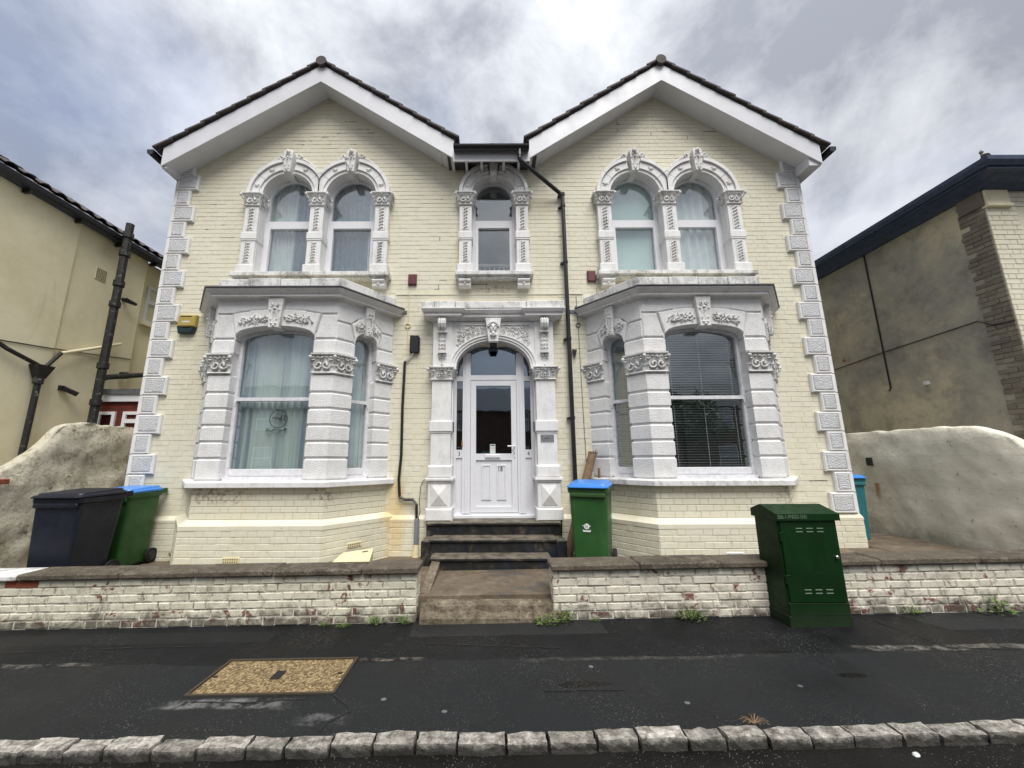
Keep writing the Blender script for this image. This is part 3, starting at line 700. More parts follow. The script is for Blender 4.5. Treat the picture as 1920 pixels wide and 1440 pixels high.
tag(pl.build("plinth", 'cream', house, fix=False), kind="stuff")
# returns of the plinth at the outer corners
for s, x in ((-1, XL), (1, XR)):
    P("plinth_return", 'cream', house, lambda b: b.box(FAC, min(x, x + s * 0.06), max(x, x + s * 0.06), -4.0, 0.0, 0.0, PL_T - 0.03))
# thin string line above the ground floor
P("string_course", 'cream', house, lambda b: (b.box(FAC, BAYX[0] + 1.5, BAYX[1] - 1.5, 0.0, 0.012, 4.235, 4.262)))

# a few open, blackened joints in the painted brickwork
oj = MB(); ro = random.Random(44)
for (x0, x1, z0_, z1_, n) in ((-3.6, -2.2, 7.05, 7.6, 16), (2.2, 4.2, 7.0, 7.5, 7), (-1.0, 1.1, 4.2, 4.45, 8), (1.5, 2.0, 4.0, 4.35, 3), (4.5, 4.9, 0.95, 1.15, 3), (-4.9, -4.5, 5.2, 6.4, 4), (-1.2, 1.7, 4.9, 6.2, 5)):
    for _ in range(n):
        k = int(ro.uniform(z0_, z1_) / CH); zz_ = FLOOR_Z + k * CH + 0.0; xx = ro.uniform(x0, x1); l = ro.choice((0.05, 0.08, 0.12, 0.2, 0.25))
        if ro.random() < 0.75: oj.box(FAC, xx, xx + l, -0.01, 0.0035, zz_ - 0.0035, zz_ + 0.0035)
        else: oj.box(FAC, xx, xx + 0.007, -0.01, 0.0035, zz_, zz_ + CH)
tag(oj.build("open_joints", 'coping', house), kind="stuff")
# quoins
QP = 0.302; z0 = PL_T + 0.012
qm = {}
def quoin_mesh(long_):
    w, r = (0.36, 0.25) if long_ else (0.25, 0.36)
    fr = [(0.0, 0.004), (w, 0.004), (w, QP - 0.004), (0.0, QP - 0.004)]
    b = MB(); b.prism(FAC, fr, -0.01, 0.034, 0.0, True); b.box(FAC, -0.04, 0.0, -r, 0.033, 0.006, QP - 0.006)
    ou, inn = fr, offset(fr, 0.013); i2 = offset(fr, 0.030)
    vs = [FAC(u, o, z) for P_, o in ((ou, 0.034), (inn, 0.052), (i2, 0.052), (offset(fr, 0.034), 0.044)) for u, z in P_]
    b.add(vs, [(k * 4 + q, k * 4 + (q + 1) % 4, k * 4 + 4 + (q + 1) % 4, k * 4 + 4 + q) for k in range(3) for q in range(4)])
    p = MB(); p.prism(FAC, offset(fr, 0.036), 0.03, 0.056, 0.012, False)
    t1 = b.build("quoin_block", 'stone'); t2 = p.build("vermiculated_panel", 'quoin'); out = (t1.data, t2.data)
    bpy.data.objects.remove(t1); bpy.data.objects.remove(t2); return out
for long_ in (0, 1): qm[long_] = quoin_mesh(long_)
for side in (0, 1):
    for k in range(20):
        me, pm_ = qm[1 if k % 2 == 0 else 0]
        o = link("quoin_block", me, house, (XL if side == 0 else XR, 0, z0 + k * QP))
        if side: o.scale = (-1, 1, 1)
        link("vermiculated_panel", pm_, o)

# ---------------------------------------------------------------- ornament helpers
def rinceau(b, f, u0, u1, zf, h, o, seed):
    """Running scroll of foliage between u0 and u1; zf(u) is the centre height, h the panel height."""
    r = random.Random(seed); n = max(2, round((u1 - u0) / (h * 0.62))); st = (u1 - u0) / n
    for i in range(n):
        u = u0 + st * (i + 0.5); z = zf(u); sg = 1 if i % 2 else -1
        b.spiral(f, u, z, o + 0.004, h * 0.40, 1.15, h * 0.075, r.uniform(0, 6), sg, 12, 5, 0.025)
        b.dome(f, u, z, o, h * 0.13, h * 0.13, 0.04)
        for k in range(9):
            a = r.uniform(0, 2 * pi); rr = h * r.uniform(0.28, 0.60)
            b.dome(f, u + rr * cos(a), z + rr * sin(a) * 0.85, o, h * r.uniform(0.09, 0.17), h * r.uniform(0.045, 0.08), r.uniform(0.022, 0.045), a + r.uniform(-0.7, 0.7), 6)
def rope_panel(b, f, uc, z0, z1, w, o):
    """Narrow sunk-border panel with a twisted leaf column."""
    n = max(4, round((z1 - z0) / 0.055)); st = (z1 - z0) / n
    for i in range(n):
        z = z0 + st * (i + 0.5)
        b.dome(f, uc - w * 0.12, z, o, w * 0.36, st * 0.30, 0.028, 0.65, 6); b.dome(f, uc + w * 0.16, z + st * 0.3, o, w * 0.27, st * 0.2, 0.024, -0.5, 6)
    e = 0.008
    for a0, a1, c0, c1 in ((uc - w / 2 - e, uc - w / 2, z0 - e, z1 + e), (uc + w / 2, uc + w / 2 + e, z0 - e, z1 + e), (uc - w / 2, uc + w / 2, z1, z1 + e), (uc - w / 2, uc + w / 2, z0 - e, z0)):
        b.box(f, a0, a1, o - 0.005, o + 0.007, c0, c1)
def capital(b, path, z0, z1, seed=1, rosette=False, out=0.055):
    """Carved capital that wraps a pier whose face follows the plan path (left to right as seen from the street)."""
    h = z1 - z0; r = random.Random(seed)
    b.sweep(path, [(-0.03, z0), (0.018, z0), (0.028, z0 + h * 0.04), (0.018, z0 + h * 0.09), (-0.03, z0 + h * 0.09)])
    b.sweep(path, [(-0.03, z0 + h * 0.09), (0.004, z0 + h * 0.09), (0.012, z0 + h * 0.5), (out * 0.75, z0 + h * 0.86), (-0.03, z0 + h * 0.86)])
    b.sweep(path, [(-0.03, z0 + h * 0.88), (out * 0.8, z0 + h * 0.88), (out + 0.012, z0 + h * 0.93), (out + 0.012, z1), (-0.03, z1)])
    for i in range(len(path) - 1):
        p, q = path[i], path[i + 1]; e = (q[0] - p[0], q[1] - p[1]); l = math.hypot(*e)
        f = Fr(p, (e[1], -e[0])); 
        if l < 0.09:
            b.leaf(f, l / 2, z0 + h * 0.1, 0.01, h * 0.7, l * 0.9, out); continue
        c = l / 2; w = min(l, 0.34)
        if rosette:
            b.dome(f, c, z0 + h * 0.45, 0.02, h * 0.1, h * 0.1, 0.03, 0, 8)
            for k in range(8):
                a = k * pi / 4; b.dome(f, c + h * 0.2 * cos(a), z0 + h * 0.45 + h * 0.2 * sin(a), 0.015, h * 0.1, h * 0.075, 0.026, a, 6)
            b.spiral(f, c, z0 + h * 0.45, 0.02, h * 0.33, 0.0001, 0.001, 0, 1, 3, 3)
            ringp = [f(c + h * 0.33 * cos(t * pi / 8), 0.022, z0 + h * 0.45 + h * 0.33 * sin(t * pi / 8)) for t in range(17)]
            b.tube(ringp, h * 0.045, 5)
        else:
            for sg in (-1, 1):
                b.spiral(f, c + sg * w * 0.17, z0 + h * 0.42, 0.022, h * 0.25, 1.3, h * 0.055, pi / 2 - sg * 0.4, -sg, 14, 5, 0.02)
            b.leaf(f, c, z0 + h * 0.1, 0.015, h * 0.5, w * 0.22, 0.035)
        for sg in (-1, 1):
            b.leaf(f, c + sg * (l / 2 - w * 0.1), z0 + h * 0.08, 0.012, h * 0.82, w * 0.24, out * 1.15, 0)
            b.leaf(f, c + sg * w * 0.36, z0 + h * 0.1, 0.012, h * 0.42, w * 0.16, 0.035, sg * 0.3)
            b.leaf(f, c + sg * w * 0.16, z0 + h * 0.52, 0.03, h * 0.36, w * 0.2, 0.045, -sg * 0.35)
        for k in range(5):
            b.dome(f, c + (k - 2) * w * 0.2, z0 + h * 0.8, out * 0.62, w * 0.08, h * 0.06, 0.022, r.uniform(-0.5, 0.5), 6)
    # scrolled horns under the corners of the top slab
    pts = offpath(path, out + 0.008)
    for i, p in enumerate(pts):
        d = Vector((p[0] - path[i][0], p[1] - path[i][1], 0)).normalized()
        b.tube([(p[0] - d.x * 0.045, p[1] - d.y * 0.045, z0 + h * 0.55), (p[0] - d.x * 0.015, p[1] - d.y * 0.015, z0 + h * 0.72), (p[0] + d.x * 0.006, p[1] + d.y * 0.006, z0 + h * 0.84)], 0.012, 6, 0.02)
        b.lathe((p[0], p[1], z0 + h * 0.8), [(0.004, -0.026), (0.02, -0.016), (0.026, 0.0), (0.02, 0.016), (0.004, 0.026)], 8)
def keystone(b, f, u, z0, z1, w0, w1, o0, o1, carve=1, crown=0):
    b.prism(f, [(u - w0 / 2, z0), (u + w0 / 2, z0), (u + w1 / 2, z1 - (z1 - z0) * 0.1), (u + w1 * 0.3, z1), (u - w1 * 0.3, z1), (u - w1 / 2, z1 - (z1 - z0) * 0.1)] if crown else [(u - w0 / 2, z0), (u + w0 / 2, z0), (u + w1 / 2, z1), (u - w1 / 2, z1)], o0, o1, 0.006)
    if crown: b.dome(f, u, z1 - 0.055, o1 - 0.004, 0.042, 0.05, 0.05, 0, 8)
    if carve:
        h = z1 - z0; w = (w0 + w1) / 2
        for sg in (-1, 1):
            b.spiral(f, u + sg * w * 0.2, z0 + h * 0.74, o1, w * 0.17, 1.2, w * 0.05, 0, sg, 10, 5, 0.02)
            b.leaf(f, u + sg * w * 0.2, z0 + h * 0.40, o1 - 0.004, h * 0.26, w * 0.3, 0.025, sg * 0.25)
            b.leaf(f, u + sg * w * 0.13, z0 + h * 0.10, o1 - 0.004, h * 0.24, w * 0.26, 0.02, sg * 0.2)
            b.dome(f, u + sg * w * 0.14, z0 + h * 0.14, o1, w * 0.12, w * 0.1, 0.02)
        b.leaf(f, u, z0 + h * 0.2, o1, h * 0.44, w * 0.28, 0.03)
        b.dome(f, u, z0 + h * 0.62, o1, w * 0.14, h * 0.05, 0.03); b.dome(f, u, z0 + h * 0.07, o1, w * 0.13, w * 0.12, 0.024)

# ---------------------------------------------------------------- upper windows
def arched_outline(c, hw, z0, zs, rise, n=17):
    return [(c - hw, z0)] + arc(c, zs, hw, rise, n) + [(c + hw, z0)]
def upper_window(c, hw, tag_=None):
    """White plastic arched window with a transom, opening light below it."""
    z0, zs, zt = 4.60, 6.06, 5.62
    b = MB(); out = arched_outline(c, hw, z0, zs, hw * 1.02); inn = offset(out, 0.062)
    b.ring(FAC, out, inn, -0.17, -0.105)
    fr = b.build("arched_window", 'upvc', house)
    P("transom", 'upvc', fr, lambda b: b.box(FAC, c - hw + 0.061, c + hw - 0.061, -0.168, -0.098, zt - 0.045, zt + 0.045))
    lo = [(c - hw + 0.064, z0 + 0.064), (c + hw - 0.064, z0 + 0.064), (c + hw - 0.064, zt - 0.046), (c - hw + 0.064, zt - 0.046)]
    P("opening_light", 'upvc', fr, lambda b: b.ring(FAC, lo, offset(lo, 0.05), -0.16, -0.095))
    P("pane", 'glass', fr, lambda b: b.prism(FAC, offset(lo, 0.045), -0.15, -0.142, 0, True))
    up = [(c - hw + 0.055, zt + 0.03)] + [(u, z) for u, z in arc(c, zs, hw - 0.055, hw * 1.02 - 0.055, 17)] + [(c + hw - 0.055, zt + 0.03)]
    P("pane", 'glass', fr, lambda b: b.prism(FAC, up, -0.15, -0.142, 0, True))
    return fr
def pilaster_parts(par, u0, u1, zb, zc, ztop, face=0.10, carved=True, seed=1, back=-0.20):
    """Pilaster with base block, mid band and two rope panels; then its capital."""
    uc, w = (u0 + u1) / 2, u1 - u0
    b = MB()
    b.cbox(FAC, u0, u1, back, face, zb + 0.002, zc, 0.006)
    b.cbox(FAC, u0 - 0.03, u1 + 0.03, back + 0.002, face + 0.03, zb, zb + 0.16, 0.012)
    zm = zb + (zc - zb) * 0.50
    b.cbox(FAC, u0 - 0.018, u1 + 0.018, back + 0.003, face + 0.018, zm, zm + 0.125, 0.008)
    b.box(FAC, u0 - 0.012, u1 + 0.012, back + 0.004, face + 0.011, zm - 0.02, zm)
    p = b.build("pilaster", 'stone', par)
    P("carved_panel", 'carved', par, lambda b: rope_panel(b, FAC, uc, zb + 0.21, zm - 0.06, w * 0.46, face))
    P("carved_panel", 'carved', par, lambda b: rope_panel(b, FAC, uc, zm + 0.175, zc - 0.04, w * 0.46, face))
    P("capital", 'carved', par, lambda b: capital(b, [(u0, -face + 0.13), (u0, -face), (u1, -face), (u1, -face + 0.13)], zc, ztop, seed))
def arch_parts(par, c, r0, r1, zs, face=0.10, left=True, right=True, hwl=None, hwr=None, keytop=0.16, nst=2):
    """Moulded arch of voussoirs with keystone and scrolls. hwl/hwr clip the ring where it meets its neighbour."""
    def clip(pts, lo, hi): return [(max(lo, min(hi, u)), z) for u, z in pts]
    lo = c - (hwl if hwl else 9); hi = c + (hwr if hwr else 9)
    cuts = [pi, pi * 0.80, pi * 0.56, pi * 0.44, pi * 0.20, 0.0]
    for i, (t0, t1) in enumerate(zip(cuts, cuts[1:])):
        if i == 2: continue
        g = 0.006
        n = 9
        A = clip(arc(c, zs, r0, r0, n, t0 - g, t1 + g), lo, hi); B = clip(arc(c, zs, r1, r1, n, t0 - g, t1 + g), lo, hi)
        b = MB()
        b.band(FAC, A, B, -0.12, face - 0.02)
        A2 = clip(arc(c, zs, r0 + 0.055, r0 + 0.055, n, t0 - g, t1 + g), lo, hi); B2 = clip(arc(c, zs, r1 - 0.05, r1 - 0.05, n, t0 - g, t1 + g), lo, hi)
        b.band(FAC, A2, B2, face - 0.02, face + 0.005)
        A3 = clip(arc(c, zs, r1 - 0.042, r1 - 0.042, n, t0 - g, t1 + g), lo, hi); B3 = clip(arc(c, zs, r1 + 0.012, r1 + 0.012, n, t0 - g, t1 + g), lo, hi)
        b.band(FAC, A3, B3, -0.12, face + 0.035)
        v = b.build("voussoir", 'stone', par)
        tm = (t0 + t1) / 2; rm = (r0 + r1) / 2
        u, z = c + rm * cos(tm), zs + rm * sin(tm)
        if lo + 0.05 < u < hi - 0.05:
            P("carved_boss", 'carved', par, lambda b: (b.dome(FAC, u, z, face + 0.003, 0.028, 0.028, 0.025, 0, 8), [b.dome(FAC, u + 0.034 * cos(k), z + 0.034 * sin(k), face + 0.003, 0.018, 0.01, 0.016, k, 5) for k in (0.5, 1.6, 2.7, 3.8, 5.0, 6.0)]))
    def key(b):
        keystone(b, FAC, c, zs + r0 - 0.05, zs + r1 + keytop, 0.11, 0.165, -0.12, face + 0.075, 1, 1 if keytop > 0.1 else 0)
    P("keystone", 'carved', par, key)
    def crest(b):
        for sg in (-1, 1):
            pts = arc(c, zs, r1 + 0.03, r1 + 0.03, 8, pi / 2 - sg * 0.16, pi / 2 - sg * 0.72)
            b.tube([FAC(u, face - 0.02, z + 0.05 * (1 - i / 7)) for i, (u, z) in enumerate(pts)], 0.028, 6, 0.010)
            b.spiral(FAC, c + sg * 0.155, zs + r1 + 0.06, face + 0.0, 0.052, 1.2, 0.018, 0, sg, 12, 6, 0.01)
    if keytop > 0.1: P("scroll_crest", 'carved', par, crest)
def soffit_reveal(b, c, hw, z0, zs, o0, o1, th=0.04):
    out = arched_outline(c, hw + th, z0, zs, hw + th); inn = arched_outline(c, hw, z0, zs, hw)
    n = len(out)
    b.band(FAC, inn, out, o0, o1)
for k, cx in enumerate(PAIR):
    sd = "paired" 
    sur = MB()
    for s in (-0.55, 0.55): soffit_reveal(sur, cx + s, 0.436, 4.575, 6.06, -0.20, 0.06)
    root = sur.build("window_surround", 'stone', house)
    pw = 0.235
    for i, u in enumerate((cx - 1.11, cx, cx + 1.11)):
        pilaster_parts(root, u - pw / 2, u + pw / 2, 4.575, 5.83, 6.06, seed=i + 3)
        w2 = 0.20
        P("impost_block", 'stone', root, lambda b: b.cbox(FAC, u - w2 / 2 - 0.012, u + w2 / 2 + 0.012, -0.15, 0.09, 6.061, 6.185, 0.006))
    for s in (-0.55, 0.55):
        arch_parts(root, cx + s, 0.435, 0.665, 6.06, hwl=0.549 if s > 0 else None, hwr=0.549 if s < 0 else None)
        upper_window(cx + s, 0.445)
    P("sill", 'dirty', root, lambda b: (b.prism(FAC, [(cx - 1.30, 4.505), (cx + 1.30, 4.505), (cx + 1.30, 4.575), (cx - 1.30, 4.575)], -0.2, 0.19, 0.008), b.box(FAC, cx - 1.26, cx + 1.26, -0.05, 0.15, 4.475, 4.506)))
    for s in (-1, 1):
        def corbel(b, u=cx + s * 1.13):
            b.cbox(FAC, u - 0.105, u + 0.105, 0.0, 0.135, 4.335, 4.474, 0.008)
            b.tube([FAC(u - 0.10, 0.135, 4.43), FAC(u + 0.10, 0.135, 4.43)], 0.03, 8)
            b.dome(FAC, u, 4.385, 0.134, 0.025, 0.025, 0.02, 0, 8)
            for k in range(6): b.dome(FAC, u + 0.045 * cos(k), 4.385 + 0.03 * sin(k), 0.134, 0.018, 0.01, 0.012, k, 5)
        P("corbel", 'carved', root, corbel)
# the single central window
sur = MB(); soffit_reveal(sur, CEN, 0.375, 4.575, 6.06, -0.20, 0.06)
root = sur.build("window_surround", 'stone', house)
for i, s in enumerate((-1, 1)):
    u = CEN + s * 0.482
    pilaster_parts(root, u - 0.105, u + 0.105, 4.575, 5.83, 6.06, seed=i + 9)
    P("impost_block", 'stone', root, lambda b: b.cbox(FAC, u - 0.11, u + 0.11, -0.15, 0.09, 6.061, 6.185, 0.006))
    def corbel(b, u=u):
        b.cbox(FAC, u - 0.10, u + 0.10, 0.0, 0.135, 4.335, 4.474, 0.008)
        b.tube([FAC(u - 0.095, 0.135, 4.43), FAC(u + 0.095, 0.135, 4.43)], 0.03, 8)
        b.dome(FAC, u, 4.385, 0.134, 0.025, 0.025, 0.02, 0, 8)
    P("corbel", 'carved', root, corbel)
arch_parts(root, CEN, 0.375, 0.585, 6.06, keytop=0.05)
upper_window(CEN, 0.385)
P("sill", 'dirty', root, lambda b: (b.prism(FAC, [(CEN - 0.64, 4.505), (CEN + 0.64, 4.505), (CEN + 0.64, 4.575), (CEN - 0.64, 4.575)], -0.2, 0.19, 0.008), b.box(FAC, CEN - 0.61, CEN + 0.61, -0.05, 0.15, 4.475, 4.506)))
# ---------------------------------------------------------------- bay windows
HF, HB, BD = 0.87, 1.49, 0.75                # half front, half base, depth
def bay(cx, weather, seed):
    A, B, C, E = (cx - HB, 0.0), (cx - HF, -BD), (cx + HF, -BD), (cx + HB, 0.0)
    path = [A, B, C, E]
    Lc = math.hypot(HB - HF, BD); d = ((HB - HF) / Lc, BD / Lc)
    ext = lambda p: [(p[0][0] - d[0] * 0.06, p[0][1] + d[1] * 0.06)] + p[1:-1] + [(p[-1][0] + d[0] * 0.06, p[-1][1] + d[1] * 0.06)]
    FL, FF, FR = Fr(A, (B[1] - A[1], -(B[0] - A[0]))), Fr(B, (0, -1)), Fr(C, (E[1] - C[1], -(E[0] - C[0])))
    faces = ((FL, Lc), (FF, 2 * HF), (FR, Lc))
    # core: the bay's own masonry below the sill and the slab over it
    core = MB()
    inn = offset([A, B, C, E], 0.012)
    core.plan(inn, 0.0, 1.2); core.plan(offset([A, B, C, E], 0.03), 3.86, 4.05)
    root = core.build("bay_window", 'mortar', house)
    # dado and plinth bricks
    rr = random.Random(seed); CHB = 0.08
    rest = MB(); cnt = 0; shared = {}
    for f, l in faces:
        rows = [(q, 0.0) for q in courses(0, l, 0.80, 1.2, CHB, lambda z: [], rr)]
        tanh = 0.10 * (0.45 if f is FF else 0.45)
        rows += [(q, 0.10) for q in courses(-0.045 if f is not FL else 0.0, l + (0.045 if f is not FR else 0), 0.12, 0.68, CHB, lambda z: [], rr)]
        for (u0, u1, z0, z1), o in rows:
            w = u1 - u0 - 0.005
            cnt += 1
            if z0 < 0.3 or (f is (FL if cx < 0 else FR)):
                rest.brick(f, u0 + 0.001, u1 - 0.001, o - 0.02, o + rr.uniform(-0.002, 0.002), z0 + 0.003, z1 - 0.003, 0.005)
                continue
            key = round(w, 3)
            if key not in shared:
                mb = MB(); mb.brick(FAC, 0, w + 0.003, -0.02, 0.0, 0, CHB - 0.005, 0.005, 0.0018); t = mb.build("brick", 'cream'); shared[key] = t.data; bpy.data.objects.remove(t)
            p = f(u0 + 0.001, o + rr.uniform(-0.002, 0.002), z0 + 0.003)
            link("brick", shared[key], root, p, (0, 0, atan2(f.r[1], f.r[0])))
    tag(rest.build("brickwork", 'cream', root, fix=False), kind="stuff")
    def plinth(b):
        b.sweep(ext(path), [(0.0, 0.0), (0.094, 0.0), (0.094, 0.679), (0.0, 0.679)])
    P("plinth_core", 'mortar', root, plinth)
    P("plinth_splay", 'cream', root, lambda b: b.sweep(ext(path), [(-0.01, 0.681), (0.103, 0.681), (0.103, 0.735), (0.002, 0.80), (-0.01, 0.80)]))
    P("sill", weather, root, lambda b: b.sweep(ext(path), [(-0.22, 1.202), (0.085, 1.202), (0.092, 1.21), (0.092, 1.268), (0.084, 1.278), (0.0, 1.29), (-0.22, 1.29)]))
    # piers
    PW, PC, TH = 0.31, 0.30, 0.21
    def strip(pts): return pts + offpath(pts, -TH)[::-1]
    pc = lambda t: (C[0] + d[0] * t, C[1] + d[1] * t)
    right_front = [(C[0] - PW, -BD), C, pc(PC)]
    left_front = [(2 * cx - x, y) for x, y in right_front][::-1]
    right_wall = [pc(Lc - PC), pc(Lc + 0.05)]
    left_wall = [(2 * cx - x, y) for x, y in right_wall][::-1]
    zr = [1.291, 1.58, 1.80, 2.022, 2.25, 2.475, 2.735]
    for pts in (left_wall, left_front, right_front, right_wall):
        P("pier_core", 'stone', root, lambda b: b.plan(offset(strip(pts), 0.02), 1.27, 3.86))
        for a, b_ in list(zip(zr, zr[1:])) + [(3.025, 3.245)]:
            P("pier_block", 'block', root, lambda b: b.plan(strip(pts), a + 0.004, b_ - 0.004, 0.022))
        cp = pts
        P("capital", 'carved', root, lambda b: capital(b, cp, 2.737, 3.022, seed + len(pts), out=0.06))
    # heads: arches with carved voussoirs, keystone, spandrels
    TOPZ = 3.85
    def head(f, l, hw, zs, rise, ring, cseed):
        c = l / 2
        P("arch_soffit", 'stone', root, lambda b: b.band(f, [(c - hw, 3.24)] + arc(c, zs, hw, rise, 15) + [(c + hw, 3.24)], [(c - hw - 0.02, 3.24)] + arc(c, zs, hw + 0.02, rise + 0.4, 15) + [(c + hw + 0.02, 3.24)], -TH, -0.006))
        n = 9; kw = 0.075 if hw > 0.3 else 0.05
        tk = math.acos(min(1, kw / hw))
        zi = lambda u: zs + rise * sqrt(max(0, 1 - ((u - c) / hw) ** 2))
        ze = lambda u: zi_e(u)
        he = hw + (0.06 if hw > 0.3 else 0.16); re = rise + ring
        zi_e = lambda u: zs + re * sqrt(max(0, 1 - ((u - c) / (hw + (0.62 if hw > 0.3 else 0.16))) ** 2))
        for sg in (-1, 1):
            us = [c + sg * (kw + (hw - kw) * i / (n - 1)) for i in range(n)]
            inner = [(u, zi(u)) for u in us]
            outer = [(u, zi_e(u)) for u in us]
            outer[-1] = (us[-1] + sg * 0.075, zi_e(us[-1] + sg * 0.075))
            inner[-1] = (us[-1], zs + 0.002)
            poly = inner + outer[::-1]
            poly = poly if sg > 0 else poly[::-1]
            P("arch_stone", 'stone', root, lambda b: b.prism(f, offset(poly, 0.003), -0.1, 0.02, 0.012))
            ua, ub = sorted((us[1], us[-2]))
            P("carved_panel", 'carved', root, lambda b: rinceau(b, f, ua + 0.01, ub - 0.005, lambda u: (zi(u) + zi_e(u)) / 2 - 0.004, ring * 0.56, 0.018, cseed + sg))
            # springer beside the arch, and spandrel above
            ue = 0.0 if sg < 0 else l
            zmid = zi_e(outer[-1][0])
            def side_poly(z0, z1, inner_pts):
                q = [(ue, z0)] + inner_pts + [(ue, z1)]
                return q
            sp = [(ue, 3.25), (c + sg * hw, 3.25), (c + sg * (hw + 0.002), zs + 0.012), (outer[-1][0] + sg * 0.008, zmid - 0.006), (ue, zmid - 0.006)]
            P("springer", 'block', root, lambda b: b.prism(f, offset(sp, 0.003), -0.1, 0.0, 0.018))
            k0 = 1
            top = [(ue, zmid + 0.006), (outer[-1][0] + sg * 0.004, zmid + 0.008)] + [(u, zz_ + 0.012) for u, zz_ in outer[:-1][::-1]] + [(us[0], TOPZ), (ue, TOPZ)]
            P("spandrel", 'block', root, lambda b: b.prism(f, offset(top, 0.002), -0.1, 0.0, 0.012))
        P("keystone", 'carved', root, lambda b: keystone(b, f, c, zs + rise - 0.035, TOPZ - 0.005, 2 * kw * 1.0, 2 * kw * 1.5, -0.1, 0.075))
    head(FL, Lc, Lc / 2 - PC, 3.25, 0.17, 0.235, seed + 20); head(FF, 2 * HF, HF - PW, 3.285, 0.14, 0.255, seed + 30); head(FR, Lc, Lc / 2 - PC, 3.25, 0.17, 0.235, seed + 40)
    # cornice, lead edge and blocking course
    P("cornice", 'stone', root, lambda b: b.sweep(ext(path), [(-0.1, 3.825), (0.022, 3.825), (0.032, 3.846), (0.105, 3.85), (0.105, 3.882), (0.118, 3.884), (0.128, 3.90), (0.168, 3.93), (0.172, 3.945), (-0.1, 3.945)]))
    P("lead_edge", 'lead', root, lambda b: b.sweep(ext(path), [(-0.1, 3.946), (0.182, 3.946), (0.19, 3.957), (0.182, 3.972), (0.03, 3.99), (-0.1, 3.99)]))
    for f, l in faces:
        n = 4 if f is FF else 2
        for i in range(n):
            u0, u1 = l * i / n, l * (i + 1) / n
            j = rr.uniform(-0.006, 0.006)
            P("blocking_stone", 'dirty', root, lambda b: b.cbox(f, u0 + 0.003 - (0.02 if i == 0 and f is FF else 0), u1 - 0.003, -0.14, 0.015 + j, 3.985, 4.165 + j, 0.008))
    # sashes
    def sash(f, l, hw, zs, rise, wn):
        c = l / 2; od, of = -0.185, -0.13
        out = [(c - hw - 0.02, 1.285)] + arc(c, zs, hw + 0.02, rise + 0.02, 13) + [(c + hw + 0.02, 1.285)]
        fr = P("sash_window", 'timber', root, lambda b: (b.ring(f, out, offset(out, 0.062), od, of), b.box(f, c - hw, c + hw, of, of + 0.05, 1.286, 1.335)))
        gi = offset(out, 0.068)
        zm = 2.40
        w0, w1 = gi[0][0], gi[-1][0]
        P("meeting_rail", 'timber', fr, lambda b: b.box(f, w0 - 0.004, w1 + 0.004, od + 0.005, of + 0.012, zm - 0.024, zm + 0.024))
        lift = 0.0
        P("bottom_rail", 'timber', fr, lambda b: b.cbox(f, w0 - 0.002, w1 + 0.002, od + 0.004, of + 0.008, 1.347, 1.44, 0.004))
        P("pane", 'glass', fr, lambda b: b.prism(f, [(w0 - 0.003, 1.43), (w1 + 0.003, 1.43), (w1 + 0.003, zm - 0.01), (w0 - 0.003, zm - 0.01)], -0.165, -0.160))
        up = [(w0 - 0.003, zm + 0.01)] + [(u, z) for u, z in offset(out, 0.058)[1:-1]] + [(w1 + 0.003, zm + 0.01)]
        P("pane", 'glass', fr, lambda b: b.prism(f, up, -0.172, -0.167))
        for sg in (-1, 1):
            P("sash_horn", 'timber', fr, lambda b: b.prism(f, [(c + sg * (hw - 0.05), zm - 0.024), (c + sg * (hw - 0.018), zm - 0.024), (c + sg * (hw - 0.018), zm - 0.10), (c + sg * (hw - 0.03), zm - 0.085)][::-sg], of, of + 0.014))
    sash(FL, Lc, Lc / 2 - PC, 3.25, 0.17, 0); sash(FF, 2 * HF, HF - PW, 3.285, 0.14, 1); sash(FR, Lc, Lc / 2 - PC, 3.25, 0.17, 2)
    # air bricks
    def airbrick(f, u, z, o=0.10):
        ab = P("air_brick", 'cream_plastic' if cx < 0 else 'stone', root, lambda b: b.cbox(f, u - 0.11, u + 0.11, o - 0.01, o + 0.008, z, z + 0.07, 0.004))
        P("vent_hole", 'ink', ab, lambda b: [b.box(f, u - 0.095 + 0.028 * i, u - 0.082 + 0.028 * i, o + 0.004, o + 0.0095, z + 0.012 + 0.028 * j, z + 0.025 + 0.028 * j) for i in range(7) for j in range(2)])
    if cx < 0:
        airbrick(FF, 0.68, 0.295); airbrick(FR, 0.42, 0.40)
    else: airbrick(FF, 0.88, 0.33)
    return root, (FL, FF, FR), Lc
bay_l, bfl, LC = bay(BAYX[0], 'stone', 100)
bay_r, bfr, LC = bay(BAYX[1], 'dirty', 200)

# ---------------------------------------------------------------- door surround
ds = MB()
IN_H, SPR, RISE = 0.585, 2.975, 0.44
face = 0.13
A = [(DOORX - IN_H, 2.90)] + arc(DOORX, SPR, IN_H, RISE, 21) + [(DOORX + IN_H, 2.90)]
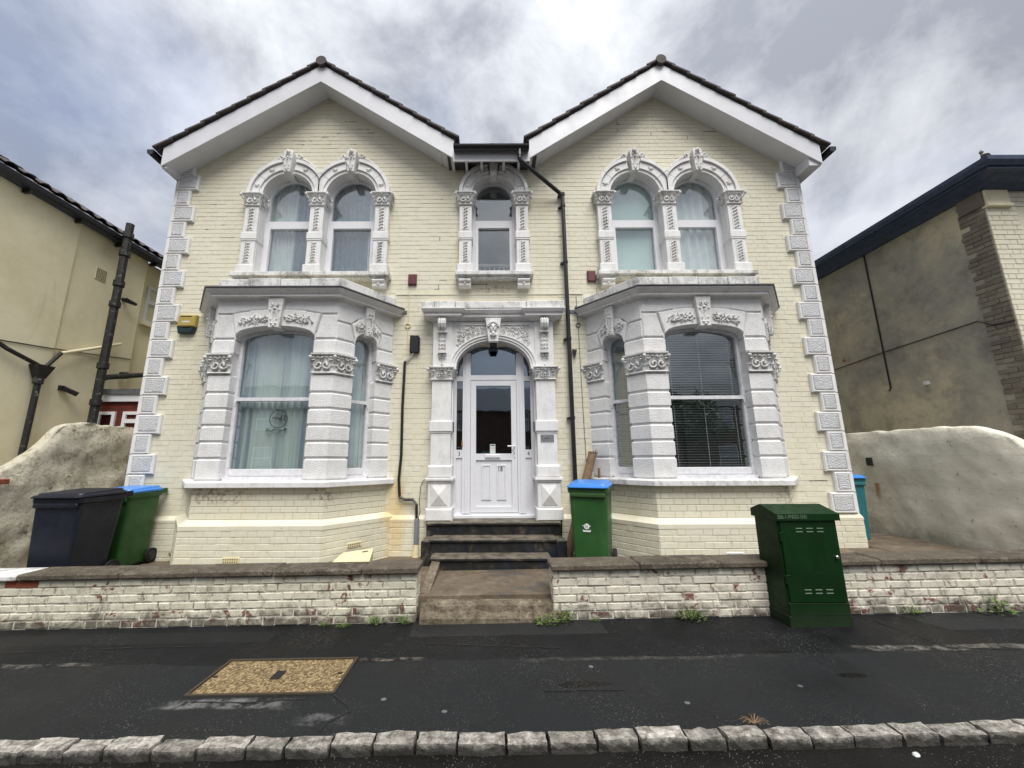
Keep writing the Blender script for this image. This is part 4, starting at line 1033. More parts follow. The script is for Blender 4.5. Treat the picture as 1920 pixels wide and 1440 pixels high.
# panel wall around the arch
poly = [(DOORX - 0.62, 2.98), (DOORX - 0.62, 3.73), (DOORX + 0.62, 3.73), (DOORX + 0.62, 2.98)]
inner = arc(DOORX, SPR, IN_H + 0.01, RISE + 0.01, 21)
ds.prism(FAC, [(DOORX - 0.67, 2.98)] + [(u, z) for u, z in inner] + [(DOORX + 0.67, 2.98), (DOORX + 0.67, 3.73), (DOORX - 0.67, 3.73)], -0.10, face - 0.03)
root = ds.build("door_surround", 'stone', house)
def archivolt(b):
    for r_a, r_b, o in ((0.0, 0.035, 0.0), (0.035, 0.075, 0.016), (0.075, 0.10, 0.03)):
        b.band(FAC, arc(DOORX, SPR, IN_H + r_a, RISE + r_a, 21), arc(DOORX, SPR, IN_H + r_b, RISE + r_b, 21), -0.10, face - 0.02 + o)
P("archivolt", 'stone', root, archivolt)
for sg in (-1, 1):
    def spandrel(b):
        for u in [0.17 + 0.075 * i for i in range(6)]:
            zl = SPR + (RISE + 0.11) * sqrt(max(0, 1 - (u / (IN_H + 0.12)) ** 2)); zt = 3.66
            r = random.Random(int(u * 1000) + sg); z = zl + 0.03
            while z < zt:
                b.spiral(FAC, DOORX + sg * u, z, face - 0.03, 0.032, 1.1, 0.009, r.uniform(0, 6), 1, 9, 5, 0.015)
                for k in range(3): b.dome(FAC, DOORX + sg * u + r.uniform(-.035, .035), z + r.uniform(-.035, .035), face - 0.03, 0.02, 0.01, 0.022, r.uniform(0, 3), 5)
                z += 0.072
        x0, x1 = DOORX + sg * 0.12, DOORX + sg * 0.585
        b.box(FAC, min(x0, x1), max(x0, x1), face - 0.035, face - 0.012, 3.665, 3.69)
    P("carved_panel", 'carved', root, spandrel)
    # pier beside the door: base, pedestal with diamond panel, shaft, capital, upper block with console
    u0, u1 = (DOORX - 0.975, DOORX - 0.635) if sg < 0 else (DOORX + 0.635, DOORX + 0.975)
    uc = (u0 + u1) / 2
    def pier(b):
        b.cbox(FAC, u0 - 0.025, u1 + 0.025, -0.2, face + 0.055, 0.68, 0.86, 0.02)
        b.cbox(FAC, u0, u1, -0.199, face + 0.03, 0.861, 1.225, 0.008)
        b.cbox(FAC, u0 - 0.035, u1 + 0.035, -0.198, face + 0.065, 1.25, 1.29, 0.006)
        b.cbox(FAC, u0 - 0.012, u1 + 0.012, -0.197, face + 0.045, 1.222, 1.252, 0.006)
        b.cbox(FAC, u0 - 0.01, u1 + 0.01, -0.196, face + 0.03, 1.29, 1.47, 0.02)
        b.cbox(FAC, u0 + 0.02, u1 - 0.02, -0.195, face, 1.45, 2.77, 0.006)
        b.cbox(FAC, u0 - 0.005, u1 + 0.005, -0.194, face + 0.025, 1.97, 2.13, 0.008)
        b.cbox(FAC, u0 + 0.012, u1 - 0.012, -0.193, face + 0.01, 1.945, 1.972, 0.004)
        b.cbox(FAC, u0 + 0.02, u1 - 0.02, -0.10, face - 0.01, 2.97, 3.735, 0.006)
    P("pier", 'stone', root, pier)
    def diamond(b):
        x0, x1, z0, z1 = u0 + 0.055, u1 - 0.055, 0.90, 1.19; o = face + 0.03
        vs = [FAC(x0, o + 0.006, z0), FAC(x1, o + 0.006, z0), FAC(x1, o + 0.006, z1), FAC(x0, o + 0.006, z1), FAC(uc, o + 0.05, (z0 + z1) / 2)]
        b.add(vs, [(0, 1, 4), (1, 2, 4), (2, 3, 4), (3, 0, 4)]); b.box(FAC, x0, x1, o - 0.01, o + 0.0055, z0, z1)
    P("diamond_panel", 'stone', root, diamond)
    P("capital", 'carved', root, lambda b: capital(b, [(u0 + 0.02, -face + 0.2), (u0 + 0.02, -face), (u1 - 0.02, -face), (u1 - 0.02, -face + 0.2)], 2.765, 2.972, 40 + sg, rosette=True, out=0.05))
    def console(b):
        w = 0.062; o = face - 0.012
        prof = [(3.735, 0.12), (3.70, 0.14), (3.65, 0.145), (3.60, 0.125), (3.57, 0.085), (3.55, 0.075)]
        n = len(prof)
        vs = [FAC(uc + s * w, o + q, z) for s in (-1, 1) for z, q in prof] + [FAC(uc + s * w, o, z) for s in (-1, 1) for z in (3.735, 3.55)]
        fs = [(i, i + 1, n + i + 1, n + i) for i in range(n - 1)] + [tuple(range(n)) + (2 * n + 1, 2 * n), tuple(range(n, 2 * n)) + (2 * n + 3, 2 * n + 2), (n - 1, 2 * n + 1, 2 * n + 3, 2 * n - 1)]
        b.add(vs, fs)
        for k in (-0.036, 0.0, 0.036): b.tube([FAC(uc + k, o + q + 0.004, z) for z, q in prof], 0.015, 6)
        b.box(FAC, uc - w - 0.008, uc + w + 0.008, o, o + 0.088, 3.525, 3.549)
        b.cbox(FAC, uc - w + 0.008, uc + w - 0.008, o, o + 0.035, 3.22, 3.524, 0.006)
        b.box(FAC, uc - w - 0.004, uc + w + 0.004, o, o + 0.055, 3.195, 3.219)
        for z in (3.48, 3.42, 3.35, 3.29):
            for s in (-1, 1): b.leaf(FAC, uc + s * 0.018, z - 0.04, o + 0.036, 0.05, 0.035, 0.02, s * 0.7)
            b.dome(FAC, uc, z - 0.01, o + 0.034, 0.018, 0.018, 0.022, 0, 6)
        for s in (-1, 1):
            b.spiral(FAC, uc + s * 0.03, 3.165, o + 0.01, 0.026, 1.2, 0.011, 0, s, 9, 5, 0.02); b.leaf(FAC, uc + s * 0.02, 3.07, o, 0.07, 0.04, 0.03, s * 0.35)
        b.leaf(FAC, uc, 3.03, o, 0.13, 0.045, 0.035); b.dome(FAC, uc, 3.02, o, 0.02, 0.024, 0.025, 0, 7)
    P("console", 'carved', root, console)
# keystone with a bearded mask
def mask(b):
    o = face + 0.10; c = DOORX
    b.prism(FAC, [(c - 0.075, SPR + RISE - 0.06), (c + 0.075, SPR + RISE - 0.06), (c + 0.125, 3.74), (c - 0.125, 3.74)], -0.1, o, 0.008)
    b.dome(FAC, c, 3.575, o - 0.005, 0.062, 0.085, 0.055, 0, 12)               # face
    b.dome(FAC, c, 3.575, o + 0.035, 0.013, 0.03, 0.035, 0, 6)                  # nose
    for s in (-1, 1):
        b.dome(FAC, c + s * 0.027, 3.605, o + 0.035, 0.02, 0.008, 0.02, s * 0.25, 6)   # brows
        b.dome(FAC, c + s * 0.033, 3.555, o + 0.028, 0.018, 0.018, 0.018, 0, 6)        # cheeks
        b.dome(FAC, c + s * 0.02, 3.528, o + 0.035, 0.022, 0.009, 0.022, -s * 0.5, 6)  # moustache
    b.dome(FAC, c, 3.485, o + 0.005, 0.036, 0.058, 0.05, 0, 9)                  # beard
    for k in range(9):
        a = pi * (0.02 + 0.96 * k / 8); b.dome(FAC, c + 0.075 * cos(a), 3.60 + 0.072 * sin(a), o - 0.005, 0.026, 0.018, 0.045, a, 6)
    for k in range(5): b.leaf(FAC, c + (k - 2) * 0.02, 3.50, o + 0.02, -0.085 + abs(k - 2) * 0.012, 0.02, 0.03)
P("keystone", 'carved', root, mask)
P("lamp", 'black', root, lambda b: (b.cbox(FAC, DOORX - 0.055, DOORX + 0.055, 0.03, 0.16, SPR + RISE - 0.115, SPR + RISE - 0.062, 0.01)))
# entablature, broken forward over the piers
def ent(b):
    z = 3.735
    def seg(u0, u1, k):
        f2 = Fr((0, 0), (0, -1))
        pth = [(u0, 0.02), (u0, -face - k), (u1, -face - k), (u1, 0.02)]
        b.sweep(pth, [(-0.12, z), (0.01, z), (0.03, z + 0.035), (0.10, z + 0.045), (0.10, z + 0.09), (0.13, z + 0.10), (0.155, z + 0.14), (0.155, z + 0.155), (-0.12, z + 0.155)])
    seg(DOORX - 0.975, DOORX - 0.60, 0.03); seg(DOORX + 0.60, DOORX + 0.975, 0.03)
    b.sweep([(DOORX - 0.75, -face + 0.02), (DOORX + 0.75, -face + 0.02)], [(-0.12, z + 0.002), (0.01, z + 0.002), (0.03, z + 0.035), (0.09, z + 0.045), (0.09, z + 0.088), (0.12, z + 0.098), (0.145, z + 0.138), (0.145, z + 0.152), (-0.12, z + 0.152)])
P("cornice", 'stone', root, ent)
for i, (u0, u1) in enumerate(((-1.13, -0.93), (-0.925, -0.60), (-0.595, 0.52), (0.525, 1.12))):
    P("blocking_stone", 'dirty', root, lambda b: b.cbox(FAC, DOORX + u0, DOORX + u1, -0.005, face + (0.13 if i in (2,) else 0.15), 3.892, 4.01 + 0.004 * (i % 2), 0.01))
P("name_plate", 'steel', root, lambda b: b.cbox(FAC, DOORX + 0.705, DOORX + 0.905, face - 0.005, face + 0.012, 1.815, 1.925, 0.003))
P("plate_mark", 'ink', root, lambda b: (b.box(FAC, DOORX + 0.765, DOORX + 0.845, face + 0.011, face + 0.0135, 1.862, 1.869), b.box(FAC, DOORX + 0.800, DOORX + 0.806, face + 0.011, face + 0.0135, 1.875, 1.90)))
P("plate_screw", 'ink', root, lambda b: (b.dome(FAC, DOORX + 0.722, 1.87, face + 0.011, 0.007, 0.007, 0.004), b.dome(FAC, DOORX + 0.888, 1.87, face + 0.011, 0.007, 0.007, 0.004)))

# ---------------------------------------------------------------- front door with side lights
OD = -0.12                                                  # plane of the frame, behind the wall face
c = DOORX; hwf = 0.645
out = [(c - hwf, 0.70)] + arc(c, SPR, hwf, RISE + 0.05, 21) + [(c + hwf, 0.70)]
door = P("front_door", 'upvc', house, lambda b: b.ring(FAC, out, offset(out, 0.055), OD - 0.07, OD))
LX = 0.43
for s in (-1, 1):
    P("mullion", 'upvc', door, lambda b: b.box(FAC, c + s * LX - 0.062, c + s * LX + 0.062, OD - 0.068, OD + 0.012, 0.755, 3.27))
    P("mullion_bead", 'upvc', door, lambda b: b.box(FAC, c + s * LX - 0.02, c + s * LX + 0.02, OD + 0.012, OD + 0.022, 0.757, 3.25))
P("transom", 'upvc', door, lambda b: b.box(FAC, c - LX + 0.062, c + LX - 0.062, OD - 0.066, OD + 0.010, 2.815, 2.895))
P("threshold", 'upvc', door, lambda b: (b.cbox(FAC, c - hwf - 0.02, c + hwf + 0.02, OD - 0.08, OD + 0.06, 0.685, 0.735, 0.006), b.box(FAC, c - LX + 0.06, c + LX - 0.06, OD - 0.06, OD + 0.03, 0.735, 0.757)))
def pane_fan(b):
    up = [(c - LX + 0.055, 2.89)] + [(u, z) for u, z in offset(out, 0.05)[1:-1] if abs(u - c) < LX - 0.05] + [(c + LX - 0.055, 2.89)]
    b.prism(FAC, up, OD - 0.04, OD - 0.034)
P("pane", 'glass_dark', door, pane_fan)
lw = LX - 0.066
leaf_o = [(c - lw, 0.765), (c + lw, 0.765), (c + lw, 2.808), (c - lw, 2.808)]
lf = P("door_leaf", 'upvc', door, lambda b: b.ring(FAC, leaf_o, offset(leaf_o, 0.085), OD - 0.06, OD + 0.004))
P("mid_rail", 'upvc', lf, lambda b: b.box(FAC, c - lw + 0.084, c + lw - 0.084, OD - 0.058, OD + 0.002, 1.545, 1.645))
P("pane", 'glass_dark', lf, lambda b: b.prism(FAC, [(c - lw + 0.08, 1.64), (c + lw - 0.08, 1.64), (c + lw - 0.08, 2.728), (c - lw + 0.08, 2.728)], OD - 0.03, OD - 0.024))
P("lower_panel", 'upvc', lf, lambda b: b.box(FAC, c - lw + 0.083, c + lw - 0.083, OD - 0.05, OD - 0.018, 0.846, 1.548))
for s in (-1, 1):
    q = [(c + s * 0.118 - 0.072, 0.95), (c + s * 0.118 + 0.072, 0.95), (c + s * 0.118 + 0.072, 1.47), (c + s * 0.118 - 0.072, 1.47)]
    P("moulded_panel", 'upvc', lf, lambda b: (b.ring(FAC, q, offset(q, 0.018), OD - 0.02, OD - 0.006), b.prism(FAC, offset(q, 0.02), OD - 0.03, OD - 0.012, 0.006)))
P("letter_box", 'upvc', lf, lambda b: (b.cbox(FAC, c - 0.14, c + 0.10, OD, OD + 0.016, 1.57, 1.63, 0.005), b.box(FAC, c - 0.125, c + 0.085, OD + 0.015, OD + 0.02, 1.588, 1.622)))
P("handle", 'upvc', lf, lambda b: (b.cbox(FAC, c + lw - 0.055, c + lw - 0.025, OD, OD + 0.012, 1.58, 1.80, 0.003), b.tube([FAC(c + lw - 0.04, OD + 0.01, 1.755), FAC(c + lw - 0.04, OD + 0.05, 1.755), FAC(c + lw - 0.15, OD + 0.055, 1.757)], 0.011, 8)))
P("keyhole", 'ink', lf, lambda b: b.box(FAC, c + lw - 0.044, c + lw - 0.036, OD + 0.011, OD + 0.0135, 1.63, 1.66))
P("notice", 'paper', lf, lambda b: b.box(FAC, c - 0.06, c + 0.025, OD - 0.0235, OD - 0.022, 1.648, 1.79))
P("notice_print", 'ink', lf, lambda b: (b.box(FAC, c - 0.052, c + 0.017, OD - 0.0219, OD - 0.021, 1.765, 1.778), b.box(FAC, c - 0.052, c + 0.017, OD - 0.0219, OD - 0.021, 1.728, 1.732)))
letters("number", "18", 0.10, 'ink', lf, FAC(c + 0.098, OD - 0.0095, 1.405), sx=0.8)
for s, t in ((-1, "3"), (1, "4")):
    x0, x1 = (c - hwf + 0.05, c - LX - 0.06) if s < 0 else (c + LX + 0.06, c + hwf - 0.05)
    xm = (x0 + x1) / 2
    P("pane", 'glass_dark' if s > 0 else 'glass', door, lambda b: (b.prism(FAC, [(x0, 1.70), (x1, 1.70), (x1, 2.80), (x0, 2.80)], OD - 0.04, OD - 0.034)))
    P("pane", 'glass_dark' if s > 0 else 'glass', door, lambda b: b.prism(FAC, [(x0, 2.88), (x1, 2.88), (x1, 3.25 if s < 0 else 3.05), (x0, 3.05 if s < 0 else 3.25)], OD - 0.04, OD - 0.034))
    P("side_rail", 'upvc', door, lambda b: (b.box(FAC, x0 - 0.003, x1 + 0.003, OD - 0.06, OD - 0.004, 2.80, 2.88), b.box(FAC, x0 - 0.003, x1 + 0.003, OD - 0.06, OD - 0.004, 1.58, 1.705)))
    P("side_panel", 'upvc', door, lambda b: b.box(FAC, x0 - 0.003, x1 + 0.003, OD - 0.06, OD - 0.022, 0.74, 1.582))
    letters("number", t, 0.095, 'ink', door, FAC(xm, OD - 0.003, 1.64), sx=0.8)
P("hinge", 'brass', door, lambda b: b.cbox(FAC, c - LX - 0.075, c - LX - 0.055, OD + 0.012, OD + 0.03, 1.76, 1.84, 0.004))
# inner lining of the doorway so nothing shows between frame and wall
for s in (-1, 1): P("reveal", 'stone', door, lambda b: b.box(FAC, c + s * 0.66 - 0.03, c + s * 0.66 + 0.03, -0.28, 0.02, 0.66, 3.0))

# ---------------------------------------------------------------- roof, gables, gutters
roof = MB()
OV = 0.36                                                   # overhang at the gable
def slope_pts(gx, side, o):                                 # verge line on top of the battens
    return
for gx, _ in GAB:
    for s in (-1, 1):
        ex = 2.66 if (gx < 0) == (s < 0) else 2.40          # horizontal reach of the slope
        z_ap = 8.50
        vs = [(gx, -OV, z_ap), (gx + s * ex, -OV, z_ap - PIT * ex), (gx + s * ex, 9.3, z_ap - PIT * ex), (gx, 9.3, z_ap)]
        vs += [(x, y, z - 0.05) for x, y, z in vs]
        roof.add(vs, [(0, 1, 2, 3), (7, 6, 5, 4), (0, 4, 5, 1), (1, 5, 6, 2), (2, 6, 7, 3), (3, 7, 4, 0)])
roof.box(FAC, -0.72, 0.80, -9.3, 0.30, 6.60, 6.66)
rf = roof.build("roof", 'tile', house)
ang = math.atan(PIT)
tm = MB(); TL = 0.345; tm.bb(0, 0.33, 0.0, TL, -0.012, 0.028, 0.006); to = tm.build("roof_tile", 'tile'); tme = to.data; bpy.data.objects.remove(to)
for gx, _ in GAB:
    for s in (-1, 1):
        ex = 2.70 if (gx < 0) == (s < 0) else 2.44
        L = ex / cos(ang); n = round(L / 0.30)
        for i in range(n):
            q = L * (i + 1) / n                              # lower end of the tile, measured down the slope
            x = gx + s * q * cos(ang); zt = 8.50 - q * sin(ang) + 0.022
            o = link("roof_tile", tme, rf)
            # tile local: x along the ridge direction (into the roof), y up the slope
            tl = ang - 0.085; up = Vector((-s * cos(tl), 0, sin(tl))); nrm = Vector((s * sin(tl), 0, cos(tl))); into = Vector((0, 1, 0))
            xa, ya = into, up
            o.matrix_world = Matrix(((xa.x, ya.x, nrm.x, x), (xa.y, ya.y, nrm.y, -OV - 0.05 + RND.uniform(-.008, .008)), (xa.z, ya.z, nrm.z, zt), (0, 0, 0, 1)))
    P("ridge_tile", 'tile', rf, lambda b: (b.tube([(gx, -OV - 0.06, 8.475), (gx, 0.35, 8.475)], 0.09, 16), b.tube([(gx, -OV - 0.068, 8.475), (gx, -OV - 0.06, 8.475)], 0.092, 16)))
    P("ridge_tile", 'tile', rf, lambda b: b.tube([(gx, 0.36, 8.48), (gx, 9.3, 8.48)], 0.097, 12))
    # bargeboard, soffit and eaves boxes
    BH = 0.365
    zt = 8.465
    exo, exi = (2.55, 2.36)
    l_ex, r_ex = (exo, exi) if gx < 0 else (exi, exo)
    for s, ex in ((-1, l_ex), (1, r_ex)):
        P("bargeboard", 'white_board', house, lambda b: b.prism(FAC, [(gx, zt - BH), (gx + s * ex, zt - BH - PIT * ex), (gx + s * ex, zt - 0.045 - PIT * ex + 0.04), (gx, zt)][::s], OV - 0.03, OV))
        def soff(b):
            x1 = gx + s * (ex - 0.003); z1 = zt - BH + 0.03
            vs = [(gx, -OV + 0.03, z1), (x1, -OV + 0.03, z1 - PIT * (ex - 0.003)), (x1, 0.05, z1 - PIT * (ex - 0.003)), (gx, 0.05, z1)]
            b.add(vs + [(x, y, z + 0.012) for x, y, z in vs], [(0, 1, 2, 3), (7, 6, 5, 4), (0, 4, 5, 1), (1, 5, 6, 2), (2, 6, 7, 3), (3, 7, 4, 0)])
        P("soffit", 'white_board', house, soff)
        outer = (gx < 0) == (s < 0)
        if outer:
            xa = XL if s < 0 else XR
            def box_end(b):
                x1 = gx + s * ex; zb = zt - BH - PIT * ex
                b.prism(FAC, [(xa - s * 0.02, zb - 0.015), (x1, zb - 0.015), (x1, zb + 0.24), (xa - s * 0.02, zb + 0.24 + PIT * abs(x1 - xa))][::s], -8.9, OV - 0.032)
            P("eaves_box", 'white_board', house, box_end)
            P("bracket", 'white_board', house, lambda b: b.cbox(FAC, xa - s * 0.22 - 0.035, xa - s * 0.22 + 0.035, 0.0, OV - 0.05, 6.84, 6.98, 0.006))
            gxx = gx + s * 2.70; gzz = 8.50 - PIT * 2.66 - 0.09
            P("gutter", 'black_pipe', house, lambda b: b.sweep([(gxx + s * 0.03, 9.2 if s < 0 else -OV - 0.04), (gxx + s * 0.03, -OV - 0.04 if s < 0 else 9.2)], [(-0.05, gzz + 0.05), (0.06, gzz + 0.05), (0.05, gzz - 0.02), (0.02, gzz - 0.045), (-0.03, gzz - 0.045), (-0.05, gzz - 0.02)]))
        else:
            xi = gx + s * 2.12
            P("bracket", 'white_board', house, lambda b: b.cbox(FAC, xi - 0.035, xi + 0.035, 0.0, OV - 0.05, 6.70, 6.86, 0.006))
# valley between the gables: fascia, gutter, brackets
P("fascia", 'white_board', house, lambda b: b.box(FAC, -0.615, 0.675, OV - 0.028, OV - 0.002, 6.475, 6.70))
P("fascia_soffit", 'navy_paint', house, lambda b: b.box(FAC, -0.60, 0.66, 0.0, OV - 0.03, 6.62, 6.64))
P("valley_wall", 'cream', house, lambda b: b.box(FAC, -0.85, 0.90, -0.30, -0.02, 6.54, 6.66))
for u in (-0.40, -0.14, 0.24, 0.50):
    P("eaves_bracket", 'white_board', house, lambda b: b.prism(Fr((u, 0), (1, 0)), [(0.0, 6.615), (-0.33, 6.615), (-0.33, 6.58), (-0.05, 6.47), (0.0, 6.47)][::-1], -0.02, 0.02) )
def gut(b):
    x0, x1 = -0.60, 0.655; y = -OV - 0.075; r = 0.07; z = 6.68; n = 9
    prof = [(r * cos(pi + pi * i / (n - 1)), r * sin(pi + pi * i / (n - 1))) for i in range(n)]
    prof2 = [(p * 0.9, q * 0.9 + 0.003) for p, q in prof][::-1]
    pr = prof + prof2
    vs = [(x, y + p, z + q) for x in (x0, x1) for p, q in pr]; k = len(pr)
    b.add(vs, [(i, (i + 1) % k, k + (i + 1) % k, k + i) for i in range(k)])
    for x in (x0, x1 - 0.006): b.prism(Fr((x, y), (1, 0)), [(-p, q) for p, q in [(prof[i][0], prof[i][1]) for i in range(n)]], z and 0, 0.006) if False else None
    for x in (x0, 0.02, x1 - 0.03):
        pr3 = [(p * 1.07, q * 1.07) for p, q in prof] + [(p * 1.0, q * 1.0) for p, q in prof][::-1]
        vs = [(xx, y + p, z + q) for xx in (x, x + 0.03) for p, q in pr3]
        b.add(vs, [(i, (i + 1) % k, k + (i + 1) % k, k + i) for i in range(k)] + [tuple(range(k)), tuple(range(k, 2 * k))])
    for x in (x0, x1):
        b.add([(x, y + p, z + q) for p, q in prof], [tuple(range(n))])
P("gutter", 'black_pipe', house, gut)
DPX = 1.255
P("downpipe", 'black_pipe', house, lambda b: (b.tube([(0.50, -OV - 0.075, 6.62), (0.50, -OV - 0.075, 6.46), (0.52, -OV - 0.06, 6.41)], 0.036, 10), b.tube([(0.52, -OV - 0.06, 6.42), (1.20, -0.09, 6.07), (DPX, -0.075, 6.0), (DPX, -0.075, 0.25)], 0.034, 10)))
for z in (6.02, 5.80, 4.75, 3.42, 2.15, 1.0):
    P("pipe_collar", 'black_pipe', house, lambda b: (b.lathe((DPX, -0.075, z), [(0.036, 0), (0.042, 0.006), (0.042, 0.05), (0.036, 0.056)], 12), b.box(FAC, DPX - 0.075, DPX + 0.02, 0.0, 0.06, z + 0.015, z + 0.04)))
P("pipe_offset_collar", 'black_pipe', house, lambda b: b.tube([(0.50, -OV - 0.075, 6.50), (0.50, -OV - 0.075, 6.56)], 0.043, 10))
# ================================================================ the street
def sheet(name, mat, x0, x1, y0, y1, z, thick, label, cat=None):
    o = P(name, mat, None, lambda b: b.bb(x0, x1, y0, y1, -thick, 0.0, 0.003)); o.location = (0, 0, z); o.rotation_euler = (0, -SLOPE, 0)
    return tag(o, label, cat, kind="structure")
g = P("ground", 'concrete', None, lambda b: b.add([(-400, -400, -0.5), (400, -400, -0.5), (400, 400, -0.5), (-400, 400, -0.5)], [(0, 1, 2, 3)])); tag(g, "dull earth reaching away beyond the street", kind="structure")
sheet("road", 'road', -30, 30, -11.5, -3.495, -0.047, 0.4, "black wet asphalt road along the granite kerb")
sheet("pavement", 'asphalt', -30, 30, -3.425, -1.70, 0.0, 0.4, "black patched asphalt footway below the white brick wall")
sheet("forecourt", 'concrete', -6.2, 6.7, -1.72, 9.0, 0.20, 0.5, "stained brown concrete forecourt around the cream house")
sheet("pavement", 'asphalt', -30, 30, -14.0, -11.6, 0.0, 0.4, "footway on the far side of the road")
# kerb of granite setts
kb = P("kerb", 'road', None, lambda b: b.box(FAC, -9, 9, 3.42, 3.50, -0.25, -0.03)); kb.rotation_euler = (0, -SLOPE, 0); tag(kb, "row of rough grey granite setts edging the footway", kind="structure")
rk = random.Random(21)
def sett_mesh(seed, L):
    r = random.Random(seed); b = MB(); nx, nz = 5, 4
    def pt(i, j, k):
        u, v, w = i / nx, j / 3, k / nz
        x, y, z = (u - 0.5) * L, (v - 0.5) * 0.115, -0.14 + w * 0.165
        return x, y, z
    bm = bmesh.new(); bmesh.ops.create_cube(bm, size=1.0); bmesh.ops.subdivide_edges(bm, edges=bm.edges, cuts=3, use_grid_fill=True)
    for v in bm.verts:
        c = v.co
        e = [abs(c[0]) > 0.49, abs(c[1]) > 0.49, c[2] > 0.49]
        rnd = 0.975 if sum(e) >= 2 else 1.0
        v.co = Vector((c[0] * L * (rnd if e[0] else 1), c[1] * 0.098 * (0.94 if sum(e) >= 2 else 1), -0.068 + c[2] * 0.165 * (0.965 if (e[2] and sum(e) >= 2) else 1)))
        v.co += Vector((r.uniform(-1, 1) * 0.004, r.uniform(-1, 1) * 0.006, r.uniform(-1, 1) * 0.005))
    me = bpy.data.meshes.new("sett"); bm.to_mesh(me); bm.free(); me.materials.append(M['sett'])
    return me
smesh = {}
x = -4.3
k = 0
while x < 4.9:
    L = rk.choice((0.20, 0.225, 0.24, 0.26)); key = (L, k % 3)
    if key not in smesh: smesh[key] = sett_mesh(k + 7, L)
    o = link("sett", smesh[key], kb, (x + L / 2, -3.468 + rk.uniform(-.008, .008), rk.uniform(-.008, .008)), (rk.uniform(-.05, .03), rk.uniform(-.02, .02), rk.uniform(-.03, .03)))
    x += L + 0.011; k += 1
# cracks and seams in the footway: narrow open joints
def crack(pts, w, seed):
    r = random.Random(seed); fine = []
    for (x0, y0), (x1, y1) in zip(pts, pts[1:]):
        n = max(2, int(math.hypot(x1 - x0, y1 - y0) / 0.06))
        for i in range(n): t = i / n; fine.append((x0 + (x1 - x0) * t + r.uniform(-.006, .006), y0 + (y1 - y0) * t + r.uniform(-.006, .006)))
    fine.append(pts[-1])
    b = MB(); vs = []; 
    for i, (x, y) in enumerate(fine):
        ww = w * r.uniform(0.4, 1.2); a = fine[max(0, i - 1)]; c = fine[min(len(fine) - 1, i + 1)]
        e = (c[0] - a[0], c[1] - a[1]); l = math.hypot(*e) or 1
        nx, ny = -e[1] / l * ww / 2, e[0] / l * ww / 2
        vs += [(x + nx, y + ny, gz(x) + 0.004), (x - nx, y - ny, gz(x) + 0.004)]
    b.add(vs, [(2 * i, 2 * i + 1, 2 * i + 3, 2 * i + 2) for i in range(len(fine) - 1)])
    o = b.build("crack", 'ink', bpy.data.objects["pavement"]); o.matrix_parent_inverse = bpy.data.objects["pavement"].matrix_basis.inverted()
    return o
crack([(3.55, -1.9), (3.66, -2.2), (3.68, -2.54), (4.2, -2.58), (5.6, -2.62)], 0.014, 1)
crack([(-0.60, -2.29), (-0.1, -2.35), (0.57, -2.42)], 0.010, 2)
crack([(-4.6, -2.35), (-3.4, -2.28), (-2.4, -2.27)], 0.010, 3)
crack([(-1.08, -3.01), (-0.98, -3.10), (-0.90, -3.2), (-1.0, -3.3), (-1.02, -3.38)], 0.016, 4)
crack([(-2.0, -3.08), (-1.6, -3.09), (-1.25, -3.06)], 0.012, 5)
crack([(0.35, -3.02), (0.9, -3.03)], 0.016, 6)
# inspection cover
ic = thing("inspection_cover", "tan gravel-filled inspection cover set in the black footway", "manhole cover", (-1.59, -2.765, gz(-1.59) + 0.0), ry=-SLOPE)
P("frame", 'cover_metal', ic, lambda b: b.ring(lambda u, o, z: (u, z, o), [(-0.515, -0.245), (0.515, -0.245), (0.515, 0.245), (-0.515, 0.245)], [(-0.495, -0.225), (0.495, -0.225), (0.495, 0.225), (-0.495, 0.225)], -0.05, 0.009))
P("infill", 'tan', ic, lambda b: b.bb(-0.489, 0.489, -0.219, 0.219, -0.05, 0.004, 0.003))
P("lifting_slot", 'ink', ic, lambda b: b.bb(-0.035, 0.035, -0.055, 0.055, -0.01, 0.0095, 0.001))
P("key_hole", 'ink', ic, lambda b: (b.bb(-0.475, -0.445, -0.02, 0.0, -0.01, 0.0095, 0.001), b.bb(0.44, 0.47, 0.0, 0.02, -0.01, 0.0095, 0.001)))

